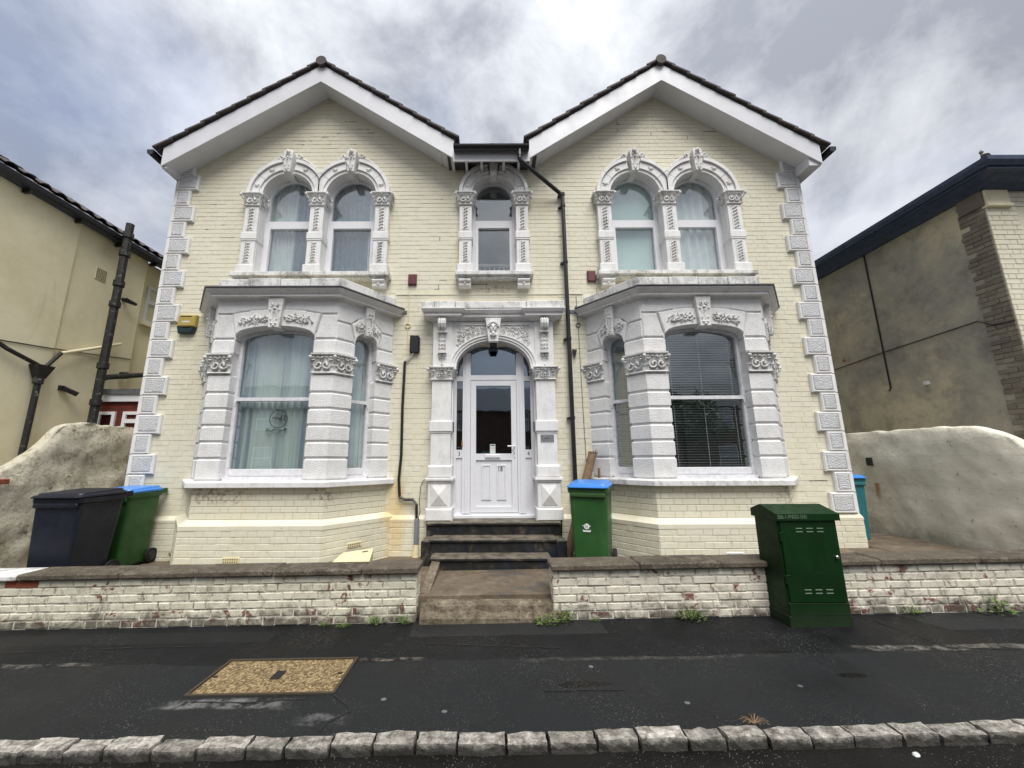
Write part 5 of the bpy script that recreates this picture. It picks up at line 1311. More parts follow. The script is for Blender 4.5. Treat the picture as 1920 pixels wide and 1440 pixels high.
# ---------------------------------------------------------------- white brick street walls
WY, CW = -1.85, 0.075
brick_cache = {}
def wbrick(w, red=False):
    key = (round(w, 3), red)
    if key not in brick_cache:
        b = MB(); b.cbox(FAC, 0, w, -0.09, 0.0, 0, CW - 0.010, 0.007, False)
        t = b.build("brick", 'redbrick' if red else 'whitewash'); brick_cache[key] = t.data; bpy.data.objects.remove(t)
    return brick_cache[key]
def street_wall(x0, x1, label, seed, end_left):
    r = random.Random(seed); L = x1 - x0
    root = thing("boundary_wall", label, "wall", (x0, WY, gz(x0)), ry=-SLOPE)
    P("wall_core", 'wmortar', root, lambda b: b.box(FAC, 0.006, L - 0.006, -0.22, -0.007, -0.15, 0.455))
    for (u0, u1, z0, z1) in courses(0, L, 0.0, 6 * CW, CW, lambda z: [], r, 0.232):
        w = u1 - u0 - 0.010
        red = (not end_left is None) and end_left == 1 and z0 > 0.36 and abs(x0 + u0 + 4.75) < 0.14
        w = max(0.02, round(w, 2)) if w > 0.06 else w
        o = link("brick", wbrick(w, red), root, (u0 + 0.005 + r.uniform(-.002, .002), -r.uniform(-0.004, 0.005), z0 + 0.005 + r.uniform(-.002, .002)), (r.uniform(-.012, .012), r.uniform(-.006, .006), r.uniform(-.012, .012)))
    # bricks on the end face by the gate opening
    gx = L if end_left == 1 else 0.0
    fe = Fr((gx, 0), (1, 0)) if end_left == 1 else Fr((gx, 0.22), (-1, 0))
    for k in range(6):
        for i, (a, b_) in enumerate(((0.004, 0.108), (0.116, 0.216)) if k % 2 else ((0.004, 0.216),)):
            P("brick", 'whitewash', root, lambda b: b.cbox(fe, a, b_, -0.05, 0.004, k * CW + 0.005, (k + 1) * CW - 0.005, 0.006))
    # coping stones
    u = -0.02 if end_left != 1 else -0.02; n = 0
    while u < L:
        w = min(r.uniform(0.72, 1.02), L + 0.03 - u)
        pale = end_left == 1 and x0 + u + w < -4.55
        def cop(b):
            y0, y1 = -0.045 + r.uniform(-.008, .006), 0.27; zb, zt = 0.453, 0.512 + r.uniform(-.006, .006)
            b.bb(u + 0.003, u + w - 0.003, y0, y1, zb, zt, 0.012)
        P("coping_stone", 'dirty' if pale else 'coping', root, cop)
        u += w; n += 1
    return root
street_wall(-6.3, -0.745, "peeling whitewashed brick street wall by the dark bin", 31, 1)
street_wall(0.615, 7.0, "peeling whitewashed brick street wall behind the green cabinet", 32, 0)

# ---------------------------------------------------------------- entrance steps and path
st = thing("entrance_steps", "blackened stone steps and concrete path up to the white door", "steps", (0, 0, 0))
SX = 0.03
P("path_slab", 'path', st, lambda b: b.bb(SX - 0.69, SX + 0.60, -1.80, -0.70, -0.2, 0.16, 0.012))
def rough_edge(b):
    r = random.Random(4); n = 14; x0, x1 = SX - 0.73, SX + 0.60
    rings = []
    for i in range(n + 1):
        x = x0 + (x1 - x0) * i / n
        yb = -1.79; ye = -1.825 + r.uniform(-.02, .015)
        rings.append([(x, yb, 0.157), (x, ye, 0.135 + r.uniform(-.012, .012)), (x, ye - 0.012, 0.085 + r.uniform(-.012, .012)), (x, -1.885 + r.uniform(-.008, .008), 0.06 + r.uniform(-.006, .006)), (x, -1.90, 0.04), (x, -1.905 + r.uniform(-.006, .006), -0.1)])
    k = 6; vs = [p for q in rings for p in q]
    b.add(vs, [(i * k + j, (i + 1) * k + j, (i + 1) * k + j + 1, i * k + j + 1) for i in range(n) for j in range(k - 1)])
P("broken_edge", 'path', st, rough_edge)
def stp(x0, x1, y0, y1, z0, z1): 
    def f(b): b.bb(x0, x1, y0, y1, z0, z1 - 0.045, 0.006); b.bb(x0 - 0.008, x1 + 0.008, y0 - 0.022, y1, z1 - 0.047, z1, 0.012)
    return f
P("step", 'step', st, stp(SX - 0.80, SX + 0.72, -0.82, 0.0, 0.0, 0.345))
P("step", 'step', st, stp(SX - 0.85, SX + 0.84, -0.56, 0.0, 0.0, 0.515))
P("step", 'step', st, stp(SX - 0.945, SX + 0.955, -0.275, 0.22, 0.0, 0.685))
for x0, x1 in ((SX - 0.96, SX - 0.84), (SX + 0.83, SX + 0.965)): P("step_cheek", 'step', st, lambda b: b.bb(x0, x1, -0.60, 0.0, 0.0, 0.50, 0.01))
P("path_kerb", 'path', st, lambda b: b.add([(-0.745, -1.66, 0.0), (-0.645, -1.66, 0.0), (-0.645, -0.84, 0.0), (-0.745, -0.84, 0.0), (-0.745, -1.66, 0.20), (-0.645, -1.66, 0.19), (-0.645, -0.84, 0.30), (-0.745, -0.84, 0.31)], [(0, 1, 2, 3), (4, 5, 6, 7), (0, 1, 5, 4), (1, 2, 6, 5), (2, 3, 7, 6), (3, 0, 4, 7)]))
# slabs of the passage beside the house
fc = bpy.data.objects["forecourt"]
for i, (y0, y1, x0, x1) in enumerate(((-1.55, -0.9, 4.2, 5.5), (-1.55, -0.75, 5.51, 6.65), (-0.74, 0.4, 5.51, 6.65), (0.41, 1.6, 5.48, 6.65), (1.61, 2.9, 5.48, 6.65), (-0.89, -0.1, 4.6, 5.5))):
    P("paving_slab", 'concrete', fc, lambda b: b.bb(x0, x1 - 0.012, y0, y1 - 0.012, 0.0, 0.012 + 0.004 * (i % 3), 0.004))

# ---------------------------------------------------------------- garden walls at either side
from mathutils import noise as mn
def garden_wall(name, label, mat, x, n, prof, thick, amp, seed, ymin, ymax, sub):
    """Wall along the depth axis whose top follows prof [(y, z)]; its visible face is uneven."""
    root = thing(name, label, "wall", (x, ymin, 0))
    def top(y):
        for (a, b), (c, d) in zip(prof, prof[1:]):
            if a <= y <= c:
                t = (y - a) / (c - a); t = t * t * (3 - 2 * t) if False else t
                return b + (d - b) * t
        return prof[-1][1] if y > prof[-1][0] else prof[0][1]
    def f(b):
        ny, nz = sub; rows = []
        for i in range(ny + 1):
            y = ymin + (ymax - ymin) * (i / ny) ** 1.3; h = top(y) + mn.noise((y * 5, seed, 0)) * amp * 0.8; r = []
            for j in range(nz + 1):
                z = h * j / nz
                dsp = mn.fractal(Vector((y * 2.4, z * 2.4, seed)), 1.0, 2.0, 5) * amp
                r.append((n * (dsp - (0.05 * (j / nz) ** 12)), y - ymin, z))
            for q in (0.25, 0.5, 0.75, 1.0): r.append((-n * thick * q + mn.noise((y * 4, q * 3, seed)) * amp * 0.5, y - ymin, h + 0.03 * sin(q * pi) - (0.05 if q == 1 else 0)))
            r.append((-n * thick, y - ymin, 0)); rows.append(r)
        k = len(rows[0]); vs = [p for r in rows for p in r]
        b.add(vs, [(i * k + j, (i + 1) * k + j, (i + 1) * k + j + 1, i * k + j + 1) for i in range(ny) for j in range(k - 1)] + [tuple(range(k))])
    P("rendered_face", mat, root, f, True)
    return root
gl = garden_wall("garden_wall", "rough rubble-rendered garden wall with a swept top behind the dark bin", 'rubble', -6.25, 1, [(-1.62, 1.30), (-1.1, 1.36), (-0.95, 1.42), (-0.75, 1.52), (-0.6, 1.66), (-0.46, 1.84), (-0.34, 1.99), (-0.2, 2.085), (0.0, 2.12), (0.9, 2.10), (4.0, 2.06)], 0.24, 0.05, 3.0, -1.62, 4.0, (110, 34))
P("exposed_brick", 'redbrick', gl, lambda b: b.bb(0.005, 0.03, 0.55, 0.76, 1.27, 1.335, 0.008))
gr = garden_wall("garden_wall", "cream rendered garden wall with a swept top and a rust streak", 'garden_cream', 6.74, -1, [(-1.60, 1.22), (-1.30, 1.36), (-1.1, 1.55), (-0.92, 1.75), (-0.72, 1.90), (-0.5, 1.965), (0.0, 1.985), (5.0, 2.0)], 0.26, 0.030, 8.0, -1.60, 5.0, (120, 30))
P("wall_bracket", 'iron', gr, lambda b: (b.bb(-0.03, 0.01, 2.56, 2.66, 1.42, 1.56, 0.006)))
# ================================================================ left-hand neighbour
nl = thing("house", "cream rendered house flank with black soil pipe and tiled roof", "house", (-7.1, 0, 0))
fl = Fr((0, 0), (1, 0))                     # u = y, o = +x
P("wall", 'flank_cream', nl, lambda b: b.box(fl, -1.8, 0.02, -6.0, 0.035, 0.0, 5.68))
P("wall", 'flank_cream', nl, lambda b: b.box(fl, 0.021, 1.38, -6.0, 0.0, 0.0, 5.68))
P("wall", 'flank_cream', nl, lambda b: b.box(fl, 1.381, 9.0, -6.0, -0.16, 0.0, 5.68))
rt = 0.62
def nroof(b):
    e = 0.10; zs = 5.72; L = 3.0
    vs = [(e, -1.9, zs), (e, 9.2, zs), (e - L, 9.2, zs + rt * L), (e - L, -1.9, zs + rt * L)]
    b.add(vs + [(x, y, z - 0.06) for x, y, z in vs], [(0, 1, 2, 3), (7, 6, 5, 4), (0, 4, 5, 1), (1, 5, 6, 2), (2, 6, 7, 3), (3, 7, 4, 0)])
nrf = P("roof", 'tile', nl, nroof)
pm = MB(); W, TLn = 0.235, 0.37
prof = [(-W / 2, 0.0), (-W / 2 + 0.03, 0.03), (-W / 2 + 0.08, 0.045), (-W / 2 + 0.13, 0.03), (-W / 2 + 0.16, 0.008), (W / 2 - 0.02, 0.004), (W / 2, 0.012)]
vs = [(p, y, q + (0.03 if y == 0 else 0.0) - dz) for y in (0, TLn) for dz in (0, 0.016) for p, q in prof]; n = len(prof)
pm.add(vs, [(i, i + 1, 2 * n + i + 1, 2 * n + i) for i in range(n - 1)] + [(n + i, 3 * n + i, 3 * n + i + 1, n + i + 1) for i in range(n - 1)] + [(i, n + i, n + i + 1, i + 1) for i in range(n - 1)])
to = pm.build("pantile", 'tile'); ptm = to.data; bpy.data.objects.remove(to)
an = math.atan(rt); rp = random.Random(9)
for row in range(8):
    for k in range(30):
        y = -1.75 + k * 0.222; q = row * 0.34
        up = Vector((-cos(an), 0, sin(an))); nr = Vector((sin(an), 0, cos(an))); xa = Vector((0, 1, 0))
        o = link("pantile", ptm, nrf)
        p = Vector((0.15, y, 5.735)) + up * q + nr * (0.012 + rp.uniform(-.003, .003))
        o.matrix_local = Matrix(((xa.x, up.x, nr.x, p.x), (xa.y, up.y, nr.y, p.y), (xa.z, up.z, nr.z, p.z), (0, 0, 0, 1)))
P("gutter", 'black_pipe', nl, lambda b: b.sweep([(0.14, 9.2), (0.14, -1.9)], [(-0.05, 5.70), (0.07, 5.70), (0.055, 5.63), (0.02, 5.60), (-0.03, 5.60), (-0.05, 5.63)]) )
P("fascia", 'navy_paint', nl, lambda b: b.box(fl, -1.85, 9.1, 0.036, 0.12, 5.60, 5.66))
for k in range(12): P("gutter_bracket", 'iron', nl, lambda b: b.box(fl, -1.6 + k * 0.75, -1.56 + k * 0.75, 0.0, 0.16, 5.54, 5.60))
def pipe(name, par, pts, r, collars, mat='worn_iron'):
    p = P(name, mat, par, lambda b: b.tube(pts, r, 12))
    for c, d in collars:
        d = Vector(d).normalized(); c = Vector(c)
        P("pipe_collar", mat, p, lambda b: b.tube([c - d * 0.05, c - d * 0.035, c + d * 0.035, c + d * 0.05], r + 0.02, 12))
    return p
SP = 0.60
pipe("soil_pipe", nl, [(0.28, SP, 1.6), (0.28, SP, 5.96)], 0.064, [((0.28, SP, z), (0, 0, 1)) for z in (2.55, 3.2, 4.35, 4.75, 5.35, 5.72)])
pipe("soil_branch", nl, [(0.26, SP, 2.95), (0.20, SP + 0.2, 3.04), (0.10, 1.75, 3.30)], 0.048, [((0.10, 1.2, 3.16), (0, 1, 0.25)), ((0.10, 1.7, 3.29), (0, 1, 0.25))])
P("hopper", 'iron', nl, lambda b: b.add([(0.04, -0.28, 3.02), (0.20, -0.28, 3.02), (0.20, -0.04, 3.02), (0.04, -0.04, 3.02), (0.06, -0.21, 2.82), (0.16, -0.21, 2.82), (0.16, -0.11, 2.82), (0.06, -0.11, 2.82)], [(0, 1, 2, 3), (0, 1, 5, 4), (1, 2, 6, 5), (2, 3, 7, 6), (3, 0, 4, 7), (4, 5, 6, 7)]))
pipe("downpipe", nl, [(0.11, -0.16, 2.84), (0.11, -0.16, 1.25)], 0.040, [((0.11, -0.16, 2.78), (0, 0, 1)), ((0.11, -0.16, 1.5), (0, 0, 1))])
pipe("waste_pipe", nl, [(0.10, -0.9, 3.30), (0.10, -0.62, 3.16), (0.11, -0.22, 3.02)], 0.030, [])
pipe("waste_pipe", nl, [(0.11, -0.10, 3.02), (0.09, 0.085, 3.29)], 0.028, [])
pipe("waste_pipe", nl, [(0.09, 0.085, 3.29), (0.07, 0.55, 3.50), (0.07, 1.05, 3.74)], 0.026, [], 'flank_cream')
P("vent_grille", 'cream_plastic', nl, lambda b: b.cbox(fl, 0.42, 0.62, 0.0, 0.012, 4.78, 5.0, 0.004))
P("vent_slot", 'ink', nl, lambda b: [b.box(fl, 0.435 + i * 0.03, 0.453 + i * 0.03, 0.010, 0.0135, 4.80 + j * 0.033, 4.82 + j * 0.033) for i in range(6) for j in range(6)])
P("wall_light", 'black', nl, lambda b: (b.tube([(0.0, 1.0, 4.62), (0.10, 1.0, 4.60)], 0.035, 8), b.tube([(0.08, 0.98, 4.60), (0.12, 1.16, 4.58)], 0.05, 8, 0.03)))
P("wall_light", 'black', nl, lambda b: (b.cbox(fl, 0.22, 0.30, 0.0, 0.05, 2.70, 2.78, 0.006), b.tube([(0.04, 0.27, 2.74), (0.13, 0.42, 2.66)], 0.04, 8)))
P("cable", 'black', nl, lambda b: b.tube([(0.045, -1.7, 3.20), (0.045, -0.6, 3.28), (0.045, 0.0, 3.34), (0.012, 0.1, 3.36), (0.012, 0.6, 3.42), (0.012, 1.36, 3.52)], 0.008, 5))
# window in the set-back
def nwin(par, f, u0, u1, z0, z1, o, split=None, mat='upvc'):
    q = [(u0, z0), (u1, z0), (u1, z1), (u0, z1)]
    w = P("window", mat, par, lambda b: b.ring(f, q, offset(q, 0.055), o - 0.02, o + 0.03))
    P("pane", 'glass', w, lambda b: b.prism(f, offset(q, 0.05), o - 0.008, o - 0.002))
    P("room_backing", 'grey_curtain', w, lambda b: b.box(f, u0 + 0.02, u1 - 0.02, o - 0.019, o - 0.014, z0 + 0.02, z1 - 0.02))
    if split: P("transom", mat, w, lambda b: b.box(f, u0 + 0.05, u1 - 0.05, o - 0.018, o + 0.034, split - 0.035, split + 0.035))
    return w
nwin(nl, fl, 1.62, 2.12, 4.40, 5.20, -0.155, 4.86)
P("sill", 'flank_cream', nl, lambda b: b.box(fl, 1.57, 2.17, -0.158, -0.08, 4.33, 4.40))
# low brick extension
fe = Fr((0, 0.86), (0, -1))
P("extension_wall", 'darkred', nl, lambda b: b.box(fe, 0.001, 1.1, -0.4, 0.0, 0.0, 2.62))
P("extension_fascia", 'white_board', nl, lambda b: b.box(fe, 0.002, 1.12, -0.4, 0.05, 2.60, 2.73))
P("extension_roof", 'lead', nl, lambda b: b.box(fe, 0.003, 1.14, -0.5, 0.08, 2.731, 2.82))
nwin(nl, fe, 0.10, 0.42, 1.7, 2.42, 0.002)
nwin(nl, fe, 0.56, 1.04, 1.2, 2.42, 0.002, 2.25)

# ================================================================ right-hand neighbour
nr_ = thing("house", "grey-brown rendered house flank with dark blue eaves and toothed brick corner", "house", (7.62, -0.68, 0))
fr = Fr((0, 0), (-1, 0))                    # u = -y
P("wall", 'flank_grey', nr_, lambda b: b.box(fr, -9.0, -0.003, -8.0, -0.002, 0.0, 5.70))
rbk = random.Random(12); bc = {}
for k in range(74):
    z0 = 0.06 + k * 0.075; w = (0.34 if (k // 3) % 2 else 0.22) + rbk.choice((-0.05, -0.02, 0, 0.03)); u = 0.0
    parts_ = (0.225, w - 0.225) if k % 2 else (0.1125, 0.225, w - 0.3375)
    a = -0.0
    for p in parts_:
        if p < 0.04: continue
        key = round(p, 2)
        if key not in bc:
            b = MB(); b.cbox(fr, -key + 0.004, -0.004, -0.02, 0.012, 0.004, 0.071, 0.006); t = b.build("brick", 'stock'); bc[key] = t.data; bpy.data.objects.remove(t)
        link("brick", bc[key], nr_, (rbk.uniform(-.004, .004), -a, z0) if False else (rbk.uniform(-.004, .004), a, z0)); a += p
ff = Fr((0, 0), (0, -1))
P("front_wall", 'mortar', nr_, lambda b: b.box(ff, 0.02, 4.0, -8.0, 0.0, 0.0, 5.72))
bwr = MB()
for (u0, u1, z0, z1) in courses(0.0, 3.0, 1.5, 5.70, 0.08, lambda z: [(0.47, 1.5)] if 3.9 < z < 5.35 else [], rbk): bwr.cbox(ff, u0 + 0.003, u1 - 0.003, -0.01, 0.012 + rbk.uniform(-.002, .002), z0 + 0.003, z1 - 0.003, 0.004)
tag(bwr.build("brickwork", 'cream', nr_, fix=False), kind="stuff")
P("corner_block", 'flank_cream', nr_, lambda b: (b.cbox(ff, -0.005, 0.36, -0.02, 0.05, 5.37, 5.72, 0.006), b.cbox(ff, -0.015, 0.375, -0.02, 0.065, 5.32, 5.372, 0.006)))
P("corner_block", 'stock', nr_, lambda b: b.cbox(fr, -0.30, 0.02, -0.02, 0.045, 5.35, 5.70, 0.01))
# eaves
EV = 0.30
P("soffit", 'navy_paint', nr_, lambda b: (b.plan([(-EV, -EV - 0.06), (6.0, -EV - 0.06), (6.0, 9.0), (-EV, 9.0)], 5.722, 5.78)))
P("eaves_moulding", 'navy_paint', nr_, lambda b: b.sweep([(-0.003, 8.9), (-0.003, -0.013), (6.0, -0.013)], [(0.0, 5.60), (0.05, 5.60), (0.14, 5.66), (0.26, 5.72), (0.0, 5.72)]))
P("gutter", 'navy_paint', nr_, lambda b: b.sweep([(-EV, 8.9), (-EV, -EV - 0.06), (6.0, -EV - 0.06)], [(-0.02, 5.76), (0.03, 5.76), (0.07, 5.82), (0.075, 5.88), (-0.02, 5.88)]))
P("roof", 'tile', nr_, lambda b: b.add([(-EV - 0.02, -EV - 0.08, 5.885), (6.0, -EV - 0.08, 5.885), (6.0, 2.5, 7.0), (2.6, 2.5, 7.0), (-EV - 0.02, 9.0, 5.885), (2.6, 9.0, 7.0)], [(0, 1, 2, 3), (0, 3, 5, 4)]))
P("hip_tile", 'tile', nr_, lambda b: b.tube([(-EV - 0.02, -EV - 0.08, 5.90), (0.5, 0.22, 6.10)], 0.05, 8))
P("finial", 'stock', nr_, lambda b: b.lathe((-EV + 0.05, -EV + 0.0, 5.93), [(0.03, 0), (0.016, 0.04), (0.016, 0.09), (0.026, 0.11), (0.012, 0.14)], 8))
nwin(nr_, ff, 0.48, 1.49, 3.92, 5.33, -0.04, 4.7)
P("string_cornice", 'dirty', nr_, lambda b: b.sweep([(0.12, -0.012), (3.0, -0.012)], [(0.0, 3.30), (0.06, 3.30), (0.10, 3.36), (0.18, 3.40), (0.18, 3.46), (0.0, 3.48)]))
P("cable", 'black', nr_, lambda b: (b.tube([(-0.012, 1.90, 5.68), (-0.012, 1.91, 2.86), (-0.03, 1.93, 2.80)], 0.013, 6)))
P("cable", 'black', nr_, lambda b: b.tube([(-0.010, 3.6, 3.42), (-0.010, 1.9, 3.56), (-0.010, 0.42, 3.64), (-0.02, 0.25, 3.52), (-0.02, 0.0, 3.50)], 0.009, 5))
P("wall_socket", 'white_board', nr_, lambda b: b.cbox(fr, -1.33, -1.25, 0.0, 0.04, 2.80, 2.86, 0.005))
P("rusty_fixing", 'rust', nr_, lambda b: b.dome(fr, -2.75, 3.62, 0.0, 0.03, 0.03, 0.03))

# ================================================================ across the road (seen only mirrored in the panes)
def opposite(x, w, label, hh):
    h = thing("terraced_house", label, "house", (x, -20.5, 0), group="houses across the road")
    f = Fr((0, 0), (0, 1))
    P("wall", 'opp_brick', h, lambda b: b.box(f, -w / 2, w / 2, -7, 0, 0, hh))
    P("roof", 'opp_slate', h, lambda b: b.prism(Fr((-w / 2, 0), (-1, 0)), [(-0.3, hh), (7.3, hh), (3.5, hh + 2.2)], -w - 0.1, 0.1))
    for u in (-w * 0.27, w * 0.27):
        for z in (0.9, 3.5): nwin(h, f, u - 0.6, u + 0.6, z, z + 1.5, 0.03, z + 0.8)
    P("door", 'upvc', h, lambda b: b.box(f, -0.45, 0.45, 0.0, 0.05, 0.1, 2.1))
for i, x in enumerate((-17, -8.6, -0.2, 17.5)): opposite(x, 8.3, "brown brick terraced house facing the villa across the road", 4.9)
def tree(x, y, h, cr, seed, label):
    t = thing("street_tree", label, "tree", (x, y, 0), group="trees across the road"); r = random.Random(seed)
    limbs = []
    def tr(b):
        b.tube([(0, 0, 0), (0.05, 0.03, h * 0.25), (0, 0.1, h * 0.5)], 0.2, 9, 0.12)
        for k in range(7):
            a = k * 0.9 + r.uniform(-.3, .3); e = (cr * 0.7 * cos(a), cr * 0.7 * sin(a), h * r.uniform(0.6, 0.92)); limbs.append(e)
            b.tube([(0, 0.08, h * 0.42), (e[0] * 0.4, e[1] * 0.4, h * 0.58), e], 0.085, 7, 0.02)
    P("trunk", 'bark', t, tr)
    def crown(b):
        cl = [(r.gauss(0, cr * 0.45), r.gauss(0, cr * 0.45), h * 0.68 + r.gauss(0, h * 0.13), cr * r.uniform(0.18, 0.36)) for _ in range(34)] + [(*e, cr * 0.3) for e in limbs]
        for cx, cy, cz, rr in cl:
            for _ in range(60):
                v = Vector((r.gauss(0, 1), r.gauss(0, 1), r.gauss(0, 1))).normalized() * rr * r.uniform(0.6, 1.0); p = Vector((cx, cy, cz)) + v
                a = Vector((r.gauss(0, 1), r.gauss(0, 1), r.gauss(0, 1))).normalized() * 0.13; c = a.cross(Vector((r.gauss(0, 1), r.gauss(0, 1), r.gauss(0, 1)))).normalized() * 0.09
                b.add([tuple(p - a), tuple(p + c), tuple(p + a), tuple(p - c)], [(0, 1, 2, 3)])
    b = MB(); crown(b); b.build("crown", 'tree_leaf', t, fix=False)
tree(8.0, -17.0, 5.0, 2.3, 5, "leafy street tree across the road by the terrace end")
tree(11.5, -18.5, 5.6, 2.5, 6, "tall leafy street tree across the road in the gap")
# ================================================================ things in the windows
def pleats(b, f, u0, u1, o, z0, z1, n, amp, lean=0.0, pinch=None):
    k = n * 6; nz = 8; vs = []
    for j in range(nz + 1):
        t = j / nz; z = z0 + (z1 - z0) * t
        for i in range(k + 1):
            s = i / k; u = u0 + (u1 - u0) * s
            if pinch: u = pinch + (u - pinch) * (0.45 + 0.55 * t ** 1.5)
            vs.append(f(u + lean * (1 - t), o + amp * sin(s * n * 2 * pi + 0.6 * sin(t * 3 + s * 9)), z))
    b.add(vs, [(j * (k + 1) + i, j * (k + 1) + i + 1, (j + 1) * (k + 1) + i + 1, (j + 1) * (k + 1) + i) for j in range(nz) for i in range(k)])
def curtain(label, mat, f, u0, u1, o, z0, z1, n, amp, lean=0.0, pinch=None, group=None):
    c = MB(); pleats(c, f, u0, u1, o, z0, z1, n, amp, lean, pinch); ob = c.build("curtain", mat, None, True); tag(ob, label, "curtain", group); return ob
FLl, FFl, FRl = bfl; FLr, FFr, FRr = bfr
curtain("pale striped curtain drawn across the front pane above the round window sign", 'curtain', FFl, 0.24, 1.50, -0.235, 1.34, 3.44, 13, 0.02)
curtain("pale curtain in the narrow side pane next to the curtained bay front", 'curtain', FRl, 0.26, 0.71, -0.23, 1.34, 3.44, 6, 0.018)
curtain("pale curtain in the hidden side pane beside the alarm box", 'curtain', FLl, 0.26, 0.71, -0.23, 1.34, 3.44, 6, 0.018)
# small round wire sign hung inside the glass, seen from behind
sg = thing("window_sign", "small round green script sign hanging inside the curtained bay window", "sign", FFl(0.93, -0.195, 2.13))
def ringtube(b): b.tube([(0.125 * cos(k * pi / 14), 0, 0.125 * sin(k * pi / 14)) for k in range(29)], 0.006, 6)
P("hoop", 'sign_green', sg, ringtube)
def script(b):
    for pts in ([(-0.09, 0.0), (-0.06, 0.03), (-0.05, -0.005), (-0.03, 0.03), (-0.02, -0.01)], [(-0.01, 0.0), (0.0, 0.02), (0.015, -0.015), (0.03, 0.02)], [(0.04, 0.055), (0.042, -0.02), (0.02, -0.025)], [(0.07, 0.035), (0.09, 0.05), (0.10, 0.03), (0.075, -0.005), (0.10, -0.03)]):
        b.tube([(x, 0, z) for x, z in pts], 0.007, 5)
P("lettering", 'ink', sg, script)
P("flourish", 'sign_green', sg, lambda b: (b.tube([(-0.15, 0, -0.15), (-0.09, 0, -0.175), (-0.02, 0, -0.14), (0.05, 0, -0.17), (0.12, 0, -0.15)], 0.007, 5), b.spiral(lambda u, o, z: (u, 0, z), -0.14, -0.16, 0, 0.03, 1.0, 0.005), b.spiral(lambda u, o, z: (u, 0, z), 0.11, -0.155, 0, 0.028, 1.0, 0.005)))
P("hanging_wire", 'ink', sg, lambda b: b.tube([(0, 0, 0.125), (0, 0, 0.9)], 0.002, 4))
# venetian blinds of the other bay
def venetian(label, f, u0, u1, z0, z1, tilt, o=-0.225, gap=0.036):
    n = int((z1 - z0) / gap); r0 = f(u0, o, z0)
    v = thing("venetian_blind", label, "blind", r0); w = u1 - u0
    g = Fr((0, 0), f.n)
    mb = MB(); a = tilt
    mb.add([g(0, -0.02 * cos(a), 0.02 * sin(a)), g(w, -0.02 * cos(a), 0.02 * sin(a)), g(w, 0.0, 0.004), g(0, 0.0, 0.004), g(w, 0.02 * cos(a), -0.02 * sin(a)), g(0, 0.02 * cos(a), -0.02 * sin(a))], [(0, 1, 2, 3), (3, 2, 4, 5)])
    t = mb.build("slat", 'blind'); me = t.data; bpy.data.objects.remove(t)
    for k in range(n): link("slat", me, v, (0, 0, 0.03 + k * gap))
    for q in (0.12, 0.5, 0.88): P("cord", 'blind', v, lambda b: b.tube([g(w * q, 0.022, 0.0), g(w * q, 0.022, z1 - z0)], 0.003, 4))
venetian("white venetian blind filling the broad front pane of its bay", FFr, 0.30, 1.44, 1.40, 3.46, -0.15)
venetian("tilted white venetian blind in the narrow pane beside the downpipe", FLr, 0.27, 0.70, 1.40, 3.45, -0.75)
venetian("white venetian blind in the hidden side pane towards the side passage", FRr, 0.27, 0.70, 1.40, 3.45, -0.6)
# upper floor
cx = PAIR[0]
curtain("white net curtain in the arched window nearest the alarm box", 'net', FAC, cx - 0.98, cx - 0.48, -0.235, 4.55, 6.6, 7, 0.02)
curtain("grey-blue curtain half drawn beside the white net", 'grey_curtain', FAC, cx - 0.50, cx - 0.08, -0.235, 4.55, 6.6, 5, 0.022)
curtain("grey-blue curtain closed across the arched window beside the maroon bell box", 'grey_curtain', FAC, cx + 0.05, cx + 0.85, -0.235, 4.55, 6.6, 9, 0.02)
curtain("thin white net hanging at one edge of the grey-curtained arched window", 'net', FAC, cx + 0.80, cx + 1.02, -0.235, 4.55, 6.6, 4, 0.018)
cx = PAIR[1]
bl = thing("roller_blind", "pale aqua roller blind behind the arched window beside the downpipe", "blind", FAC(cx - 0.55, -0.215, 4.6))
P("fabric", 'frost', bl, lambda b: b.box(FAC, -0.48, 0.48, -0.004, 0.0, 0.0, 2.0))
P("bottom_bar", 'blind', bl, lambda b: b.box(FAC, -0.48, 0.48, -0.012, 0.008, -0.03, 0.0))
P("roller", 'blind', bl, lambda b: b.tube([FAC(-0.5, -0.02, 2.02), FAC(0.5, -0.02, 2.02)], 0.03, 8))
curtain("white folded net curtain across the arched window nearest the grey flank house", 'net', FAC, cx + 0.06, cx + 1.04, -0.235, 4.55, 6.6, 6, 0.03)
bn = thing("banister", "white stair banister seen through the single central window", "banister", (CEN, 0.75, 4.15))
P("handrail", 'upvc', bn, lambda b: b.box(FAC, -0.42, 0.5, -0.03, 0.03, 0.98, 1.03))
for k in range(7): P("baluster", 'upvc', bn, lambda b: b.box(FAC, -0.36 + k * 0.09, -0.335 + k * 0.09, -0.012, 0.012, 0.0, 0.98))

# ================================================================ fittings on the facade
def bell(label, u, z):
    b0 = MB(); b0.cbox(FAC, u - 0.07, u + 0.07, -0.004, 0.045, z - 0.095, z + 0.095, 0.014); o = b0.build("bell_box", 'maroon', None)
    tag(o, label, "bell box")
bell("small maroon bell box on cream brick between the curtained pair and the central window", -1.295, 4.50)
bell("small maroon bell box on cream brick by the downpipe", 1.69, 4.545)
al = thing("alarm_box", "mustard and dark green alarm box beside the quoins", "alarm box", FAC(-4.92, 0.0, 3.73))
P("body", 'alarm_yellow', al, lambda b: b.prism(FAC, [(-0.15, -0.05), (0.14, -0.05), (0.15, 0.15), (-0.13, 0.16)], 0.0, 0.075, 0.018))
P("base", 'alarm_dark', al, lambda b: b.prism(FAC, [(-0.12, -0.155), (0.11, -0.155), (0.142, -0.045), (0.0, -0.075), (-0.152, -0.045)], 0.0, 0.072, 0.015))
